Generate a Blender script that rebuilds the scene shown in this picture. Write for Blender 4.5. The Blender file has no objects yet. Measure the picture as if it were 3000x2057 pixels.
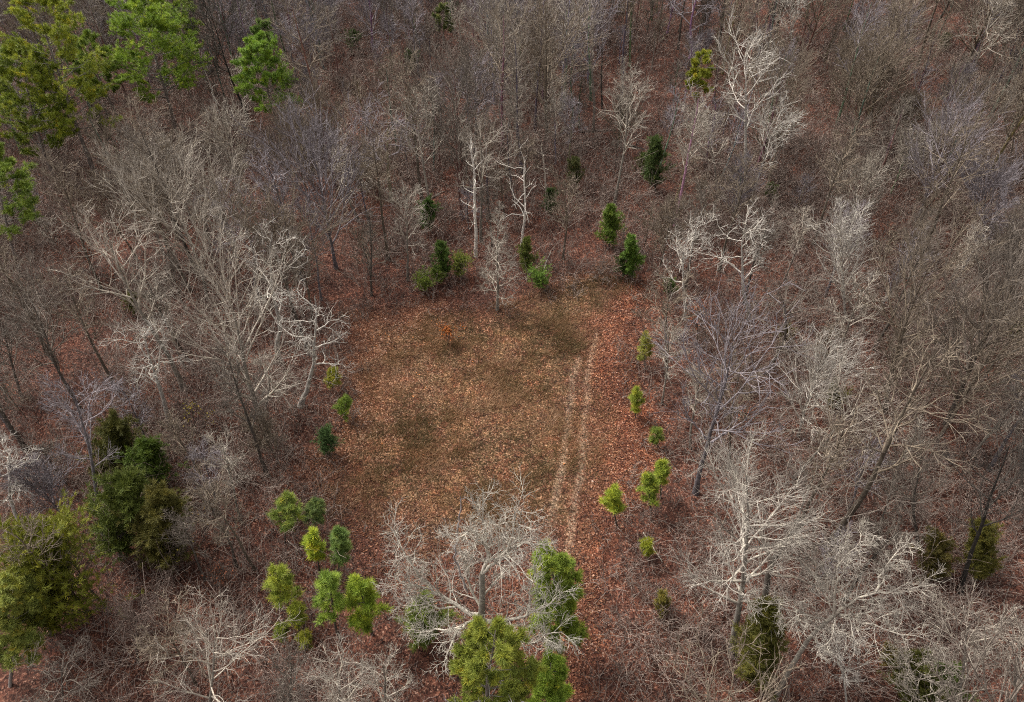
import bpy, math, random
import numpy as np
from mathutils import Vector, Matrix

S = bpy.context.scene
COL = S.collection

# ------------------------------------------------------------------ camera, sky, sun
PITCH = math.radians(44.0)
CAM_Z = 48.0
FPX = 2183.0                      # focal length in photograph pixels (3000 wide)
CX, CY = 1500.0, 1028.5
cam = bpy.data.cameras.new("camera")
cam.sensor_width = 36.0
cam.lens = 36.0 * FPX / 3000.0
cam.clip_start = 0.5
cam.clip_end = 3000.0
cam_o = bpy.data.objects.new("camera", cam)
COL.objects.link(cam_o)
cam_o.location = (0, 0, CAM_Z)
cam_o.rotation_euler = (math.radians(90) - PITCH, 0, 0)
S.camera = cam_o

SUN_EL, SUN_AZ = math.radians(52), math.radians(-55)      # azimuth from +Y towards +X
W = bpy.data.worlds.new("World")
S.world = W
W.use_nodes = True
nt = W.node_tree
nt.nodes.clear()
sky = nt.nodes.new('ShaderNodeTexSky')
sky.sky_type = 'NISHITA'
sky.sun_disc = False
sky.sun_elevation = SUN_EL
sky.sun_rotation = SUN_AZ
sky.dust_density = 6.0
sky.air_density = 1.0
sky.ozone_density = 1.0
hs = nt.nodes.new('ShaderNodeHueSaturation')
hs.inputs['Saturation'].default_value = 0.12              # overcast: grey-white sky
bgn = nt.nodes.new('ShaderNodeBackground')
bgn.inputs['Strength'].default_value = 0.15
wo = nt.nodes.new('ShaderNodeOutputWorld')
nt.links.new(sky.outputs[0], hs.inputs['Color'])
nt.links.new(hs.outputs[0], bgn.inputs['Color'])
nt.links.new(bgn.outputs[0], wo.inputs['Surface'])
sl = bpy.data.lights.new("sun", 'SUN')
sl.energy = 1.15
sl.angle = math.radians(22)
sl.color = (1.0, 0.96, 0.9)
so = bpy.data.objects.new("sun", sl)
COL.objects.link(so)
so.location = (-40, 30, 90)
sd = Vector((math.sin(SUN_AZ) * math.cos(SUN_EL), math.cos(SUN_AZ) * math.cos(SUN_EL), math.sin(SUN_EL)))
so.rotation_euler = (-sd).to_track_quat('-Z', 'Y').to_euler()
S.view_settings.view_transform = 'Standard'
S.view_settings.look = 'None'
S.view_settings.gamma = 1.0
S.view_settings.exposure = 1.15
S.cycles.use_denoising = False
S.cycles.filter_width = 1.1
S.cycles.max_bounces = 5
S.cycles.diffuse_bounces = 3
S.cycles.glossy_bounces = 1
S.cycles.transmission_bounces = 2
S.cycles.transparent_max_bounces = 4

# ------------------------------------------------------------------ pixel -> place
FW = np.array([0, math.cos(PITCH), -math.sin(PITCH)])
UP = np.array([0, math.sin(PITCH), math.cos(PITCH)])
RT = np.array([1.0, 0, 0])
CAM = np.array([0, 0, CAM_Z])


def ground_z(x, y):
    return (0.55 * np.sin(x / 23.0 + 1.0) * np.cos(y / 29.0) + 0.22 * np.sin(x / 8.0 + y / 11.0)
            + 0.05 * np.sin(x / 1.9 + 2 * np.sin(y / 2.7)))


def ray(px, py):
    return FW + RT * ((px - CX) / FPX) - UP * ((py - CY) / FPX)


def on_ground(px, py):
    d = ray(px, py)
    z = 0.0
    for _ in range(6):
        s = (CAM_Z - z) / -d[2]
        p = CAM + d * s
        z = float(ground_z(p[0], p[1]))
    p[2] = z
    return p


def to_px(p):
    v = np.asarray(p, float) - CAM
    dep = v @ FW
    return CX + FPX * (v @ RT) / dep, CY - FPX * (v @ UP) / dep


def on_plane_y(px, py, y):
    d = ray(px, py)
    return CAM + d * (y / d[1])


# ------------------------------------------------------------------ mesh helpers
class MB:
    """Collects tubes and blades, builds one mesh."""

    def __init__(self):
        self.v, self.q, self.t, self.a = [], [], [], []
        self.n = 0

    def tubes(self, P, R, sides, var=0.5):
        N, K, _ = P.shape
        if N == 0:
            return
        T = np.empty_like(P)
        T[:, 1:-1] = P[:, 2:] - P[:, :-2]
        T[:, 0] = P[:, 1] - P[:, 0]
        T[:, -1] = P[:, -1] - P[:, -2]
        T /= np.linalg.norm(T, axis=2, keepdims=True) + 1e-9
        mean = P[:, -1] - P[:, 0]
        mean /= np.linalg.norm(mean, axis=1, keepdims=True) + 1e-9
        ref = np.where(np.abs(mean[:, 2:3]) > 0.8, np.array([[1.0, 0.1, 0]]), np.array([[0, 0, 1.0]]))
        U = np.cross(T, ref[:, None, :])
        U /= np.linalg.norm(U, axis=2, keepdims=True) + 1e-9
        V = np.cross(T, U)
        a = np.arange(sides) * 2 * math.pi / sides
        ring = np.cos(a)[None, None, :, None] * U[:, :, None, :] + np.sin(a)[None, None, :, None] * V[:, :, None, :]
        Rr = R[:, :, None, None]
        verts = P[:, :, None, :] + Rr * ring
        self.v.append(verts.reshape(-1, 3))
        self.a.append(np.full(N * K * sides, var, np.float32) if np.isscalar(var) else np.repeat(var, K * sides).astype(np.float32))
        n = np.arange(N)[:, None, None] * K * sides
        k = np.arange(K - 1)[None, :, None] * sides
        s = np.arange(sides)[None, None, :]
        s2 = (s + 1) % sides
        f = np.stack([n + k + s, n + k + s2, n + k + sides + s2, n + k + sides + s], axis=-1).reshape(-1, 4)
        self.q.append(f + self.n)
        self.n += N * K * sides

    def tris(self, A, B, C, var):
        N = len(A)
        self.v.append(np.stack([A, B, C], 1).reshape(-1, 3))
        self.a.append(np.repeat(var, 3).astype(np.float32))
        self.t.append(np.arange(N * 3).reshape(-1, 3) + self.n)
        self.n += N * 3

    def quads(self, A, B, C, D, var):
        N = len(A)
        self.v.append(np.stack([A, B, C, D], 1).reshape(-1, 3))
        self.a.append(np.repeat(var, 4).astype(np.float32))
        self.q.append(np.arange(N * 4).reshape(-1, 4) + self.n)
        self.n += N * 4

    def mesh(self, name, mat, smooth=False):
        me = bpy.data.meshes.new(name)
        v = np.concatenate(self.v) if self.v else np.zeros((0, 3))
        q = np.concatenate(self.q) if self.q else np.zeros((0, 4), int)
        t = np.concatenate(self.t) if self.t else np.zeros((0, 3), int)
        me.vertices.add(len(v))
        me.vertices.foreach_set('co', v.astype(np.float32).ravel())
        li = np.concatenate([q.ravel(), t.ravel()]).astype(np.int32)
        me.loops.add(len(li))
        me.loops.foreach_set('vertex_index', li)
        st = np.concatenate([np.arange(len(q)) * 4, len(q) * 4 + np.arange(len(t)) * 3]).astype(np.int32)
        me.polygons.add(len(st))
        me.polygons.foreach_set('loop_start', st)
        if smooth:
            me.polygons.foreach_set('use_smooth', np.ones(len(st), bool))
        me.update(calc_edges=True)
        at = me.attributes.new('var', 'FLOAT', 'POINT')
        at.data.foreach_set('value', np.concatenate(self.a).astype(np.float32) if self.a else np.zeros(0, np.float32))
        me.materials.append(mat)
        return me


def grow(rng, P0, D0, L, r0, r1, K, wander, up=0.0, kink=0.0):
    N = len(P0)
    P = np.empty((N, K, 3))
    P[:, 0] = P0
    d = D0.copy()
    st = (L / (K - 1))[:, None]
    if np.isscalar(up):
        up = np.full(N, up)
    for k in range(1, K):
        d = d + rng.normal(0, wander, (N, 3))
        if kink:
            m = rng.random((N, 1)) < 0.35
            d = d + m * rng.normal(0, kink, (N, 3))
        d[:, 2] += up
        d /= np.linalg.norm(d, axis=1, keepdims=True) + 1e-9
        P[:, k] = P[:, k - 1] + d * st
    t = np.linspace(0, 1, K)[None, :]
    R = r0[:, None] * (1 - t) + r1[:, None] * t
    return P, R


def spawn(rng, P, R, n, t0, t1, ang, ang_sd, shape=1.0):
    """n children per parent: start points, directions, parameter, parent radius, parent index"""
    N, K, _ = P.shape
    t = (np.arange(n)[None, :] + rng.random((N, n))) / n
    t = t0 + (t1 - t0) * t ** shape
    f = t * (K - 1)
    i = np.minimum(f.astype(int), K - 2)
    w = (f - i)[..., None]
    ii = np.arange(N)[:, None]
    A, B = P[ii, i], P[ii, i + 1]
    st = A * (1 - w) + B * w
    T = B - A
    T /= np.linalg.norm(T, axis=2, keepdims=True) + 1e-9
    pr = R[ii, i] * (1 - w[..., 0]) + R[ii, i + 1] * w[..., 0]
    ref = np.where(np.abs(T[..., 2:3]) > 0.9, np.array([1.0, 0, 0]), np.array([0, 0, 1.0]))
    U = np.cross(T, ref)
    U /= np.linalg.norm(U, axis=2, keepdims=True) + 1e-9
    V = np.cross(T, U)
    az = rng.random((N, 1)) * 6.283 + np.arange(n)[None, :] * 2.4 + rng.normal(0, 0.4, (N, n))
    an = np.clip(rng.normal(ang, ang_sd, (N, n)), 0.12, 1.75)
    D = (np.cos(an)[..., None] * T + np.sin(an)[..., None] * (np.cos(az)[..., None] * U + np.sin(az)[..., None] * V))
    return st.reshape(-1, 3), D.reshape(-1, 3), t.ravel(), pr.ravel(), np.repeat(np.arange(N), n)


# ------------------------------------------------------------------ materials
def new_mat(name):
    m = bpy.data.materials.new(name)
    m.use_nodes = True
    n = m.node_tree
    n.nodes.clear()
    return m, n


def N_(n, typ, **kw):
    o = n.nodes.new(typ)
    for k, v in kw.items():
        setattr(o, k, v)
    return o


def mixc(n, fac, a, b, mode='MIX'):
    m = n.nodes.new('ShaderNodeMix')
    m.data_type = 'RGBA'
    m.blend_type = mode
    for sock, val in ((m.inputs[0], fac), (m.inputs[6], a), (m.inputs[7], b)):
        if hasattr(val, 'is_output'):
            n.links.new(val, sock)
        elif isinstance(val, (int, float)):
            sock.default_value = val
        else:
            sock.default_value = (*val, 1)
    return m.outputs[2]


def ramp(n, src, stops, mode='LINEAR'):
    r = n.nodes.new('ShaderNodeValToRGB')
    r.color_ramp.interpolation = mode
    e = r.color_ramp.elements
    while len(e) < len(stops):
        e.new(0.5)
    for k, (p, c) in enumerate(stops):
        e[k].position = p
        e[k].color = (*c, 1) if len(c) == 3 else c
    n.links.new(src, r.inputs[0])
    return r.outputs[0]


def noise(n, scale, detail=3, rough=0.6, coord=None):
    t = n.nodes.new('ShaderNodeTexNoise')
    t.inputs['Scale'].default_value = scale
    t.inputs['Detail'].default_value = detail
    t.inputs['Roughness'].default_value = rough
    if coord is not None:
        n.links.new(coord, t.inputs['Vector'])
    return t.outputs['Fac']


def bark_material(name):
    m, n = new_mat(name)
    oi = N_(n, 'ShaderNodeObjectInfo')
    tc = N_(n, 'ShaderNodeTexCoord')
    a = ramp(n, noise(n, 2.3, 4, 0.7, tc.outputs['Object']), [(0.32, (0.55, 0.52, 0.5)), (0.5, (0.95, 0.95, 0.95)), (0.66, (1.35, 1.38, 1.3))])
    c = mixc(n, 1.0, oi.outputs['Color'], a, 'MULTIPLY')
    b = ramp(n, noise(n, 16, 3, 0.7, tc.outputs['Object']), [(0.35, (0.6, 0.58, 0.56)), (0.62, (1.15, 1.15, 1.12))])
    c = mixc(n, 1.0, c, b, 'MULTIPLY')
    at = N_(n, 'ShaderNodeAttribute', attribute_name='var')
    v = ramp(n, at.outputs['Fac'], [(0.0, (0.5, 0.46, 0.44)), (0.5, (1, 1, 1)), (1.0, (1.3, 1.28, 1.24))])
    c = mixc(n, 1.0, c, v, 'MULTIPLY')
    p = N_(n, 'ShaderNodeBsdfPrincipled')
    p.inputs['Roughness'].default_value = 0.85
    p.inputs['Specular IOR Level'].default_value = 0.2
    n.links.new(c, p.inputs['Base Color'])
    o = N_(n, 'ShaderNodeOutputMaterial')
    n.links.new(p.outputs[0], o.inputs[0])
    return m


def leaf_material(name, trans=0.25, stops=None):
    """foliage: the object's own colour, varied from leaf to leaf, or a ramp of leaf colours"""
    m, n = new_mat(name)
    at = N_(n, 'ShaderNodeAttribute', attribute_name='var')
    if stops is None:
        oi = N_(n, 'ShaderNodeObjectInfo')
        v = ramp(n, at.outputs['Fac'], [(0.0, (0.45, 0.55, 0.5)), (0.5, (1, 1, 1)), (0.9, (1.7, 1.5, 1.1)), (1.0, (2.6, 1.6, 1.2))])
        c = mixc(n, 1.0, oi.outputs['Color'], v, 'MULTIPLY')
    else:
        c = ramp(n, at.outputs['Fac'], stops)
    d = N_(n, 'ShaderNodeBsdfPrincipled')
    d.inputs['Roughness'].default_value = 0.65
    d.inputs['Specular IOR Level'].default_value = 0.25
    t = N_(n, 'ShaderNodeBsdfTranslucent')
    n.links.new(c, d.inputs['Base Color'])
    n.links.new(c, t.inputs['Color'])
    mx = N_(n, 'ShaderNodeMixShader')
    mx.inputs[0].default_value = trans
    n.links.new(d.outputs[0], mx.inputs[1])
    n.links.new(t.outputs[0], mx.inputs[2])
    o = N_(n, 'ShaderNodeOutputMaterial')
    n.links.new(mx.outputs[0], o.inputs[0])
    return m


M_BARK = bark_material('bark')
M_NEEDLE = leaf_material('needles', 0.18)
LEAF_STOPS = [(0.0, (0.03, 0.011, 0.007)), (0.25, (0.078, 0.026, 0.013)), (0.5, (0.16, 0.056, 0.027)),
              (0.7, (0.26, 0.108, 0.052)), (0.85, (0.35, 0.185, 0.105)), (0.97, (0.5, 0.36, 0.28)), (1.0, (0.55, 0.2, 0.06))]
M_LITTER = leaf_material('fallen_leaves', 0.1, LEAF_STOPS)
M_GRASS = leaf_material('dry_grass', 0.2, [(0.0, (0.045, 0.036, 0.012)), (0.35, (0.115, 0.078, 0.03)), (0.6, (0.215, 0.12, 0.055)),
                                         (0.85, (0.36, 0.21, 0.12)), (1.0, (0.5, 0.34, 0.22))])
M_LEAF = leaf_material('hanging_leaves', 0.35)

# ------------------------------------------------------------------ ground
CLEARING = [(985, 920), (1020, 1010), (1000, 1130), (985, 1240), (890, 1320), (925, 1440), (985, 1560), (1040, 1670), (1130, 1720),
            (1190, 1850), (1290, 2010), (1290, 2120), (1740, 2120), (1770, 1800), (1780, 1620), (1900, 1480), (1935, 1290), (1885, 1130),
            (1865, 1010), (1905, 900), (1930, 825), (1860, 800), (1620, 840), (1485, 890), (1300, 850), (1160, 890)]
GRASSY = [(1080, 985), (1290, 930), (1480, 930), (1600, 850), (1790, 800), (1830, 850), (1740, 930), (1720, 1040), (1715, 1300), (1660, 1560),
          (1480, 1520), (1250, 1560), (1050, 1470), (1030, 1300), (1120, 1150)]
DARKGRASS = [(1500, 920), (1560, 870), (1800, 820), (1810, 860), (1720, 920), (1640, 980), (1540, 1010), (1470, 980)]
RED = [(1720, 1040), (1760, 930), (1870, 850), (1930, 830), (1900, 1000), (1920, 1300), (1880, 1480), (1760, 1560), (1740, 2120), (1640, 2120), (1700, 1500)]
PINK = [(985, 930), (1260, 870), (1300, 980), (1250, 1250), (1000, 1330), (960, 1400), (930, 1320), (1000, 1240)]
TRACKS = [[(1745, 980), (1728, 1060), (1714, 1180), (1702, 1300), (1684, 1440), (1655, 1640)], [(1690, 1050), (1672, 1150), (1654, 1260), (1634, 1380), (1612, 1480), (1588, 1640)]]


def poly_world(pts):
    return np.array([on_ground(*p)[:2] for p in pts])


def inside(poly, X, Y):
    r = np.zeros(X.shape, bool)
    j = len(poly) - 1
    for i in range(len(poly)):
        xi, yi = poly[i]
        xj, yj = poly[j]
        c = ((yi > Y) != (yj > Y)) & (X < (xj - xi) * (Y - yi) / (yj - yi + 1e-12) + xi)
        r ^= c
        j = i
    return r


def dist_line(pts, X, Y, closed=False):
    best = np.full(X.shape, 1e9)
    n = len(pts)
    for i in range(n if closed else n - 1):
        a, b = pts[i], pts[(i + 1) % n]
        d = b - a
        t = np.clip(((X - a[0]) * d[0] + (Y - a[1]) * d[1]) / (d @ d + 1e-9), 0, 1)
        best = np.minimum(best, np.hypot(X - a[0] - t * d[0], Y - a[1] - t * d[1]))
    return best


CL, GR, DG, RD, PK = map(poly_world, (CLEARING, GRASSY, DARKGRASS, RED, PINK))
TR = [poly_world(t) for t in TRACKS]


def smooth(poly, X, Y, w):
    s = dist_line(poly, X, Y, True)
    s = np.where(inside(poly, X, Y), s, -s)
    return np.clip(0.5 + s / (2 * w), 0, 1)


def wob(X, Y, k):
    """lumpy value noise from a few rotated sines, about 0..1"""
    r = np.random.default_rng(k)
    v = 0
    for s in (7.0, 3.1, 1.6, 0.9):
        a, b, c = r.random(3) * 6.28
        v = v + s ** 0.5 * np.sin((X * math.cos(a) + Y * math.sin(a)) / s + b) * np.sin((Y * math.cos(a) - X * math.sin(a)) / s * 1.1 + c)
    return np.clip(0.5 + v / 5.0, 0, 1)


def zones(X, Y):
    xw = X + 2.2 * (wob(X, Y, 1) - 0.5)
    yw = Y + 2.2 * (wob(X, Y, 2) - 0.5)
    cl = smooth(CL, xw, yw, 1.2)
    gr = smooth(GR, xw, yw, 2.2)
    dg = smooth(DG, xw, yw, 2.0)
    rd = smooth(RD, xw, yw, 1.6)
    pk = smooth(PK, xw, yw, 1.8)
    tr = np.zeros_like(X)
    for t in TR:
        tr = np.maximum(tr, np.clip(1 - dist_line(t, xw * .25 + X * .75, Y) / 0.46, 0, 1))
    return cl, gr, dg, rd, pk, tr


def build_ground():
    xs = np.concatenate([[-1500, -700, -300], np.concatenate([np.arange(-150, -24, 0.75), np.arange(-24, 24, 0.25), np.arange(24, 150.1, 0.75)]), [300, 700, 1500]])
    ys = np.concatenate([[-1500, -600, -200, -60], np.concatenate([np.arange(-10, 20, 0.75), np.arange(20, 72, 0.25), np.arange(72, 185.1, 0.75)]), [260, 420, 800, 1800]])
    X, Y = np.meshgrid(xs, ys)
    near = np.clip((400 - np.hypot(X, Y)) / 200, 0, 1)
    Z = ground_z(X, Y) * near
    nx, ny = len(xs), len(ys)
    i = np.arange(nx - 1)[None, :] + np.arange(ny - 1)[:, None] * nx
    f = np.stack([i, i + 1, i + nx + 1, i + nx], -1).reshape(-1, 4)
    b = MB()
    b.v, b.q, b.a = [np.stack([X, Y, Z], -1).reshape(-1, 3)], [f], [np.zeros(nx * ny)]
    m, n = new_mat('forest_floor')
    tc = N_(n, 'ShaderNodeTexCoord')
    obj = tc.outputs['Object']

    def vor(scale, seed):
        mp = N_(n, 'ShaderNodeMapping')
        mp.inputs['Location'].default_value = (seed, seed * 2, 0)
        mp.inputs['Rotation'].default_value = (0, 0, seed)
        n.links.new(obj, mp.inputs['Vector'])
        # warp the cells so that leaves are not a regular mosaic
        nz = n.nodes.new('ShaderNodeTexNoise')
        nz.inputs['Scale'].default_value = scale * 0.6
        n.links.new(mp.outputs[0], nz.inputs['Vector'])
        ad = N_(n, 'ShaderNodeVectorMath', operation='MULTIPLY_ADD')
        ad.inputs[1].default_value = (0.05, 0.05, 0.05)
        n.links.new(nz.outputs['Color'], ad.inputs[0])
        n.links.new(mp.outputs[0], ad.inputs[2])
        v = N_(n, 'ShaderNodeTexVoronoi')
        v.inputs['Scale'].default_value = scale
        n.links.new(ad.outputs[0], v.inputs['Vector'])
        s = N_(n, 'ShaderNodeSeparateColor')
        n.links.new(v.outputs['Color'], s.inputs[0])
        return s.outputs[0], s.outputs[1]

    a1, a2 = vor(10.5, 1.3)
    b1, b2 = vor(6.5, 2.9)
    litter = ramp(n, a1, [(0.0, (0.013, 0.006, 0.004)), (0.3, (0.042, 0.016, 0.011)), (0.6, (0.085, 0.031, 0.02)), (0.82, (0.14, 0.055, 0.034)), (0.95, (0.22, 0.11, 0.075)), (1.0, (0.36, 0.22, 0.16))])
    litter = mixc(n, 0.35, litter, ramp(n, b1, [(0.0, (0.012, 0.007, 0.006)), (0.5, (0.07, 0.029, 0.021)), (1.0, (0.15, 0.075, 0.05))]))
    grass = ramp(n, a1, [(0.0, (0.04, 0.024, 0.01)), (0.4, (0.088, 0.054, 0.024)), (0.7, (0.165, 0.092, 0.045)), (1.0, (0.37, 0.23, 0.13))])
    red = ramp(n, a1, [(0.0, (0.022, 0.008, 0.007)), (0.4, (0.078, 0.025, 0.013)), (0.7, (0.145, 0.048, 0.024)), (0.92, (0.25, 0.108, 0.058)), (1.0, (0.4, 0.25, 0.18))])
    pink = ramp(n, a1, [(0.0, (0.05, 0.02, 0.011)), (0.4, (0.145, 0.06, 0.034)), (0.75, (0.265, 0.118, 0.066)), (1.0, (0.5, 0.33, 0.23))])
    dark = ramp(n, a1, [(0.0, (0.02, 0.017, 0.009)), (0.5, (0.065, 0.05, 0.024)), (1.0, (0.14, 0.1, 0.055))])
    track = ramp(n, a1, [(0.0, (0.1, 0.07, 0.045)), (0.5, (0.24, 0.17, 0.11)), (1.0, (0.42, 0.31, 0.22))])

    def att(nm):
        return N_(n, 'ShaderNodeAttribute', attribute_name=nm).outputs['Fac']
    patch = ramp(n, noise(n, 0.9, 5, 0.65, obj), [(0.44, (0, 0, 0)), (0.6, (0.75, 0.75, 0.75))])
    grass = mixc(n, patch, grass, red)
    c = mixc(n, att('pink'), litter, pink)
    c = mixc(n, att('red'), c, red)
    c = mixc(n, att('grass'), c, grass)
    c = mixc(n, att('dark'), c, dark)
    c = mixc(n, att('track'), c, track)
    big = ramp(n, noise(n, 0.3, 4, 0.6, obj), [(0.3, (0.6, 0.58, 0.6)), (0.5, (0.95, 0.95, 0.95)), (0.7, (1.35, 1.2, 1.1))])
    c = mixc(n, 1.0, c, big, 'MULTIPLY')
    mid = ramp(n, noise(n, 1.7, 4, 0.7, obj), [(0.32, (0.5, 0.5, 0.5)), (0.5, (0.92, 0.92, 0.92)), (0.7, (1.5, 1.42, 1.35))])
    c = mixc(n, 1.0, c, mid, 'MULTIPLY')
    p = N_(n, 'ShaderNodeBsdfPrincipled')
    p.inputs['Roughness'].default_value = 0.9
    p.inputs['Specular IOR Level'].default_value = 0.15
    n.links.new(c, p.inputs['Base Color'])
    bp = N_(n, 'ShaderNodeBump')
    bp.inputs['Strength'].default_value = 0.8
    bp.inputs['Distance'].default_value = 0.06
    n.links.new(a2, bp.inputs['Height'])
    n.links.new(bp.outputs[0], p.inputs['Normal'])
    o = N_(n, 'ShaderNodeOutputMaterial')
    n.links.new(p.outputs[0], o.inputs[0])
    me = b.mesh('ground', m, True)
    cl, gr, dg, rd, pk, tr = zones(X, Y)
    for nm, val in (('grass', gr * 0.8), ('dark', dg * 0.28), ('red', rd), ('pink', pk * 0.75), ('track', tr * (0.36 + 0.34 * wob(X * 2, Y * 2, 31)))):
        me.attributes.new(nm, 'FLOAT', 'POINT').data.foreach_set('value', val.astype(np.float32).ravel())
    ob = bpy.data.objects.new('ground', me)
    COL.objects.link(ob)
    ob['kind'] = 'structure'
    ob['label'] = 'forest floor of red brown fallen leaves around a grassy clearing'
    ob['category'] = 'ground'


build_ground()


# ------------------------------------------------------------------ stuff on the ground
def visible_points(rng, n, dmin=14, dmax=150, clear=None):
    """uniform over the ground the photograph can see, with a little margin"""
    out = []
    got = 0
    while got < n:
        Y = rng.uniform(dmin, dmax, n)
        X = rng.uniform(-125, 125, n)
        lim = 14 + Y * 0.80
        k = np.abs(X) < lim
        X, Y = X[k], Y[k]
        if clear is not None:
            ins = inside(CL, X, Y)
            k = ins if clear else ~ins
            X, Y = X[k], Y[k]
        out.append(np.stack([X, Y], 1))
        got += len(X)
    return np.concatenate(out)[:n]


def stuff(name, me, label, cat):
    o = bpy.data.objects.new(name, me)
    COL.objects.link(o)
    o['kind'] = 'stuff'
    o['label'] = label
    o['category'] = cat
    return o


def build_litter():
    rng = np.random.default_rng(5)
    pts = np.concatenate([visible_points(rng, 190000), visible_points(rng, 60000, 14, 70, True)])
    X, Y = pts[:, 0], pts[:, 1]
    cl, gr, dg, rd, pk, tr = zones(X, Y)
    keep = rng.random(len(X)) > 0.76 * gr + 0.2 * dg
    X, Y, rd, pk, gr = X[keep], Y[keep], rd[keep], pk[keep], gr[keep]
    n = len(X)
    Z = ground_z(X, Y) + rng.uniform(0.015, 0.07, n)
    c = np.stack([X, Y, Z], 1)
    s = np.clip(rng.lognormal(-3.1, 0.35, n), 0.02, 0.095)[:, None]
    a = rng.random(n) * 6.283
    tl = rng.normal(0, 0.45, (n, 2))
    u = np.stack([np.cos(a), np.sin(a), tl[:, 0]], 1) * s * 1.25
    v = np.stack([-np.sin(a), np.cos(a), tl[:, 1]], 1) * s * 0.75
    big = wob(X * 0.35, Y * 0.35, 9)
    var = np.clip(0.16 + 0.26 * cl[keep] + 0.22 * (big - 0.5) + 0.10 * pk + 0.03 * rd + 0.34 * (wob(X * 2.2, Y * 2.2, 44) - 0.5) + rng.normal(0, 0.17, n), 0, 1)
    b = MB()
    b.quads(c - u, c + v * 1.1, c + u, c - v, var)
    stuff('leaf_litter', b.mesh('leaf_litter', M_LITTER), 'fallen red brown leaves scattered over the forest floor', 'fallen leaves')


def build_grass():
    rng = np.random.default_rng(6)
    pts = visible_points(rng, 150000, 14, 70, True)
    X, Y = pts[:, 0], pts[:, 1]
    cl, gr, dg, rd, pk, tr = zones(X, Y)
    cl2 = wob(X * 3.2, Y * 3.2, 12)
    keep = rng.random(len(X)) < (0.06 + 0.9 * np.maximum(gr, dg) * (0.5 + 0.6 * cl2)) * (1 - 0.45 * tr)
    X, Y, dg, tr, cl2 = X[keep], Y[keep], dg[keep], tr[keep], cl2[keep]
    n = len(X)
    base = np.stack([X, Y, ground_z(X, Y)], 1)
    h = rng.uniform(0.12, 0.34, n) * (0.7 + 0.6 * cl2) * (1 - 0.6 * tr)
    a = rng.random(n) * 6.283
    w = rng.uniform(0.008, 0.02, n)[:, None]
    side = np.stack([np.cos(a), np.sin(a), np.zeros(n)], 1) * w
    lean = rng.normal(0, 0.6, (n, 2)) + np.array([0.25, 0.1])
    tip = base + np.stack([lean[:, 0] * h, lean[:, 1] * h, h], 1)
    lush = cl2 > 0.72
    tip = base + (tip - base) * np.where(lush, 1.7, 1.0)[:, None]
    big = wob(X * 0.5, Y * 0.5, 14)
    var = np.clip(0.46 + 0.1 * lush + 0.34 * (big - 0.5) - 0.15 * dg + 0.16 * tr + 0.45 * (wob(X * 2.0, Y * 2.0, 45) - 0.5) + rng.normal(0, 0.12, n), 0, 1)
    b = MB()
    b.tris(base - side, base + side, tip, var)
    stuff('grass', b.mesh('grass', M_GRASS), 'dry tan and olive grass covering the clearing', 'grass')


def build_undergrowth():
    """knee to head high leafless brush that fills the wood: a mass of thin stems"""
    rng = np.random.default_rng(7)
    pts = np.concatenate([visible_points(rng, 17000, 12, 150, False), visible_points(rng, 6500, 12, 90, False), visible_points(rng, 2500, 14, 75, True)])
    X, Y = pts[:, 0], pts[:, 1]
    d = dist_line(CL, X, Y, True)
    den = wob(X * 0.3, Y * 0.3, 21)
    ins = inside(CL, X, Y)
    keep = (rng.random(len(X)) < 0.08 + 1.45 * den + 0.45 * np.exp(-d / 5)) & ~ins
    keep |= ins & (d < 2.2) & (Y > 26) & (rng.random(len(X)) < 0.32)
    d = np.where(ins, -1.5, d)
    X, Y, d = X[keep], Y[keep], d[keep]
    n = len(X)
    base = np.stack([X, Y, ground_z(X, Y)], 1)
    hh = rng.uniform(1.0, 2.7, n) * (1 + 1.0 * (rng.random(n) < 0.3)) * np.clip(0.6 + d * 0.12, 0.35, 1)
    far = np.clip((Y - 40) / 80, 0, 1)
    k = 4
    P0 = np.repeat(base, k, 0) + np.concatenate([rng.normal(0, 0.3, (n * k, 2)), np.zeros((n * k, 1))], 1)
    D = rng.normal(0, 0.5, (n * k, 3))
    D[:, 2] = 1
    D /= np.linalg.norm(D, axis=1, keepdims=True)
    L = np.repeat(hh, k) * rng.uniform(0.5, 1.1, n * k)
    var = np.repeat(rng.uniform(0, 0.9, n) ** 1.3, k)
    th = np.repeat(0.85 + 0.55 * far, k)
    P, R = grow(rng, P0, D, L, 0.022 * th, 0.011 * th, 4, 0.16, 0.01)
    b = MB()
    b.tubes(P, R, 3, var)
    st, D2, t, pr, idx = spawn(rng, P, R, 4, 0.25, 1.0, 0.8, 0.3)
    P2, R2 = grow(rng, st, D2, L[idx] * rng.uniform(0.25, 0.6, len(idx)), 0.015 * th[idx], 0.01 * th[idx], 3, 0.18, 0.02)
    b.tubes(P2, R2, 3, var[idx])
    o = stuff('undergrowth', b.mesh('undergrowth', M_BARK), 'thin leafless mauve grey brush filling the floor of the wood', 'undergrowth')
    o.color = (0.30, 0.235, 0.205, 1)


build_litter()
build_grass()
build_undergrowth()

# ------------------------------------------------------------------ tree builders (trunk and crown meshes in local space)
BARK = dict(white=(0.45, 0.41, 0.37), pale=(0.345, 0.30, 0.255), tan=(0.19, 0.15, 0.115), lilac=(0.225, 0.195, 0.21),
            grey=(0.155, 0.128, 0.108), brown=(0.13, 0.095, 0.08), dark=(0.05, 0.042, 0.036))

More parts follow.
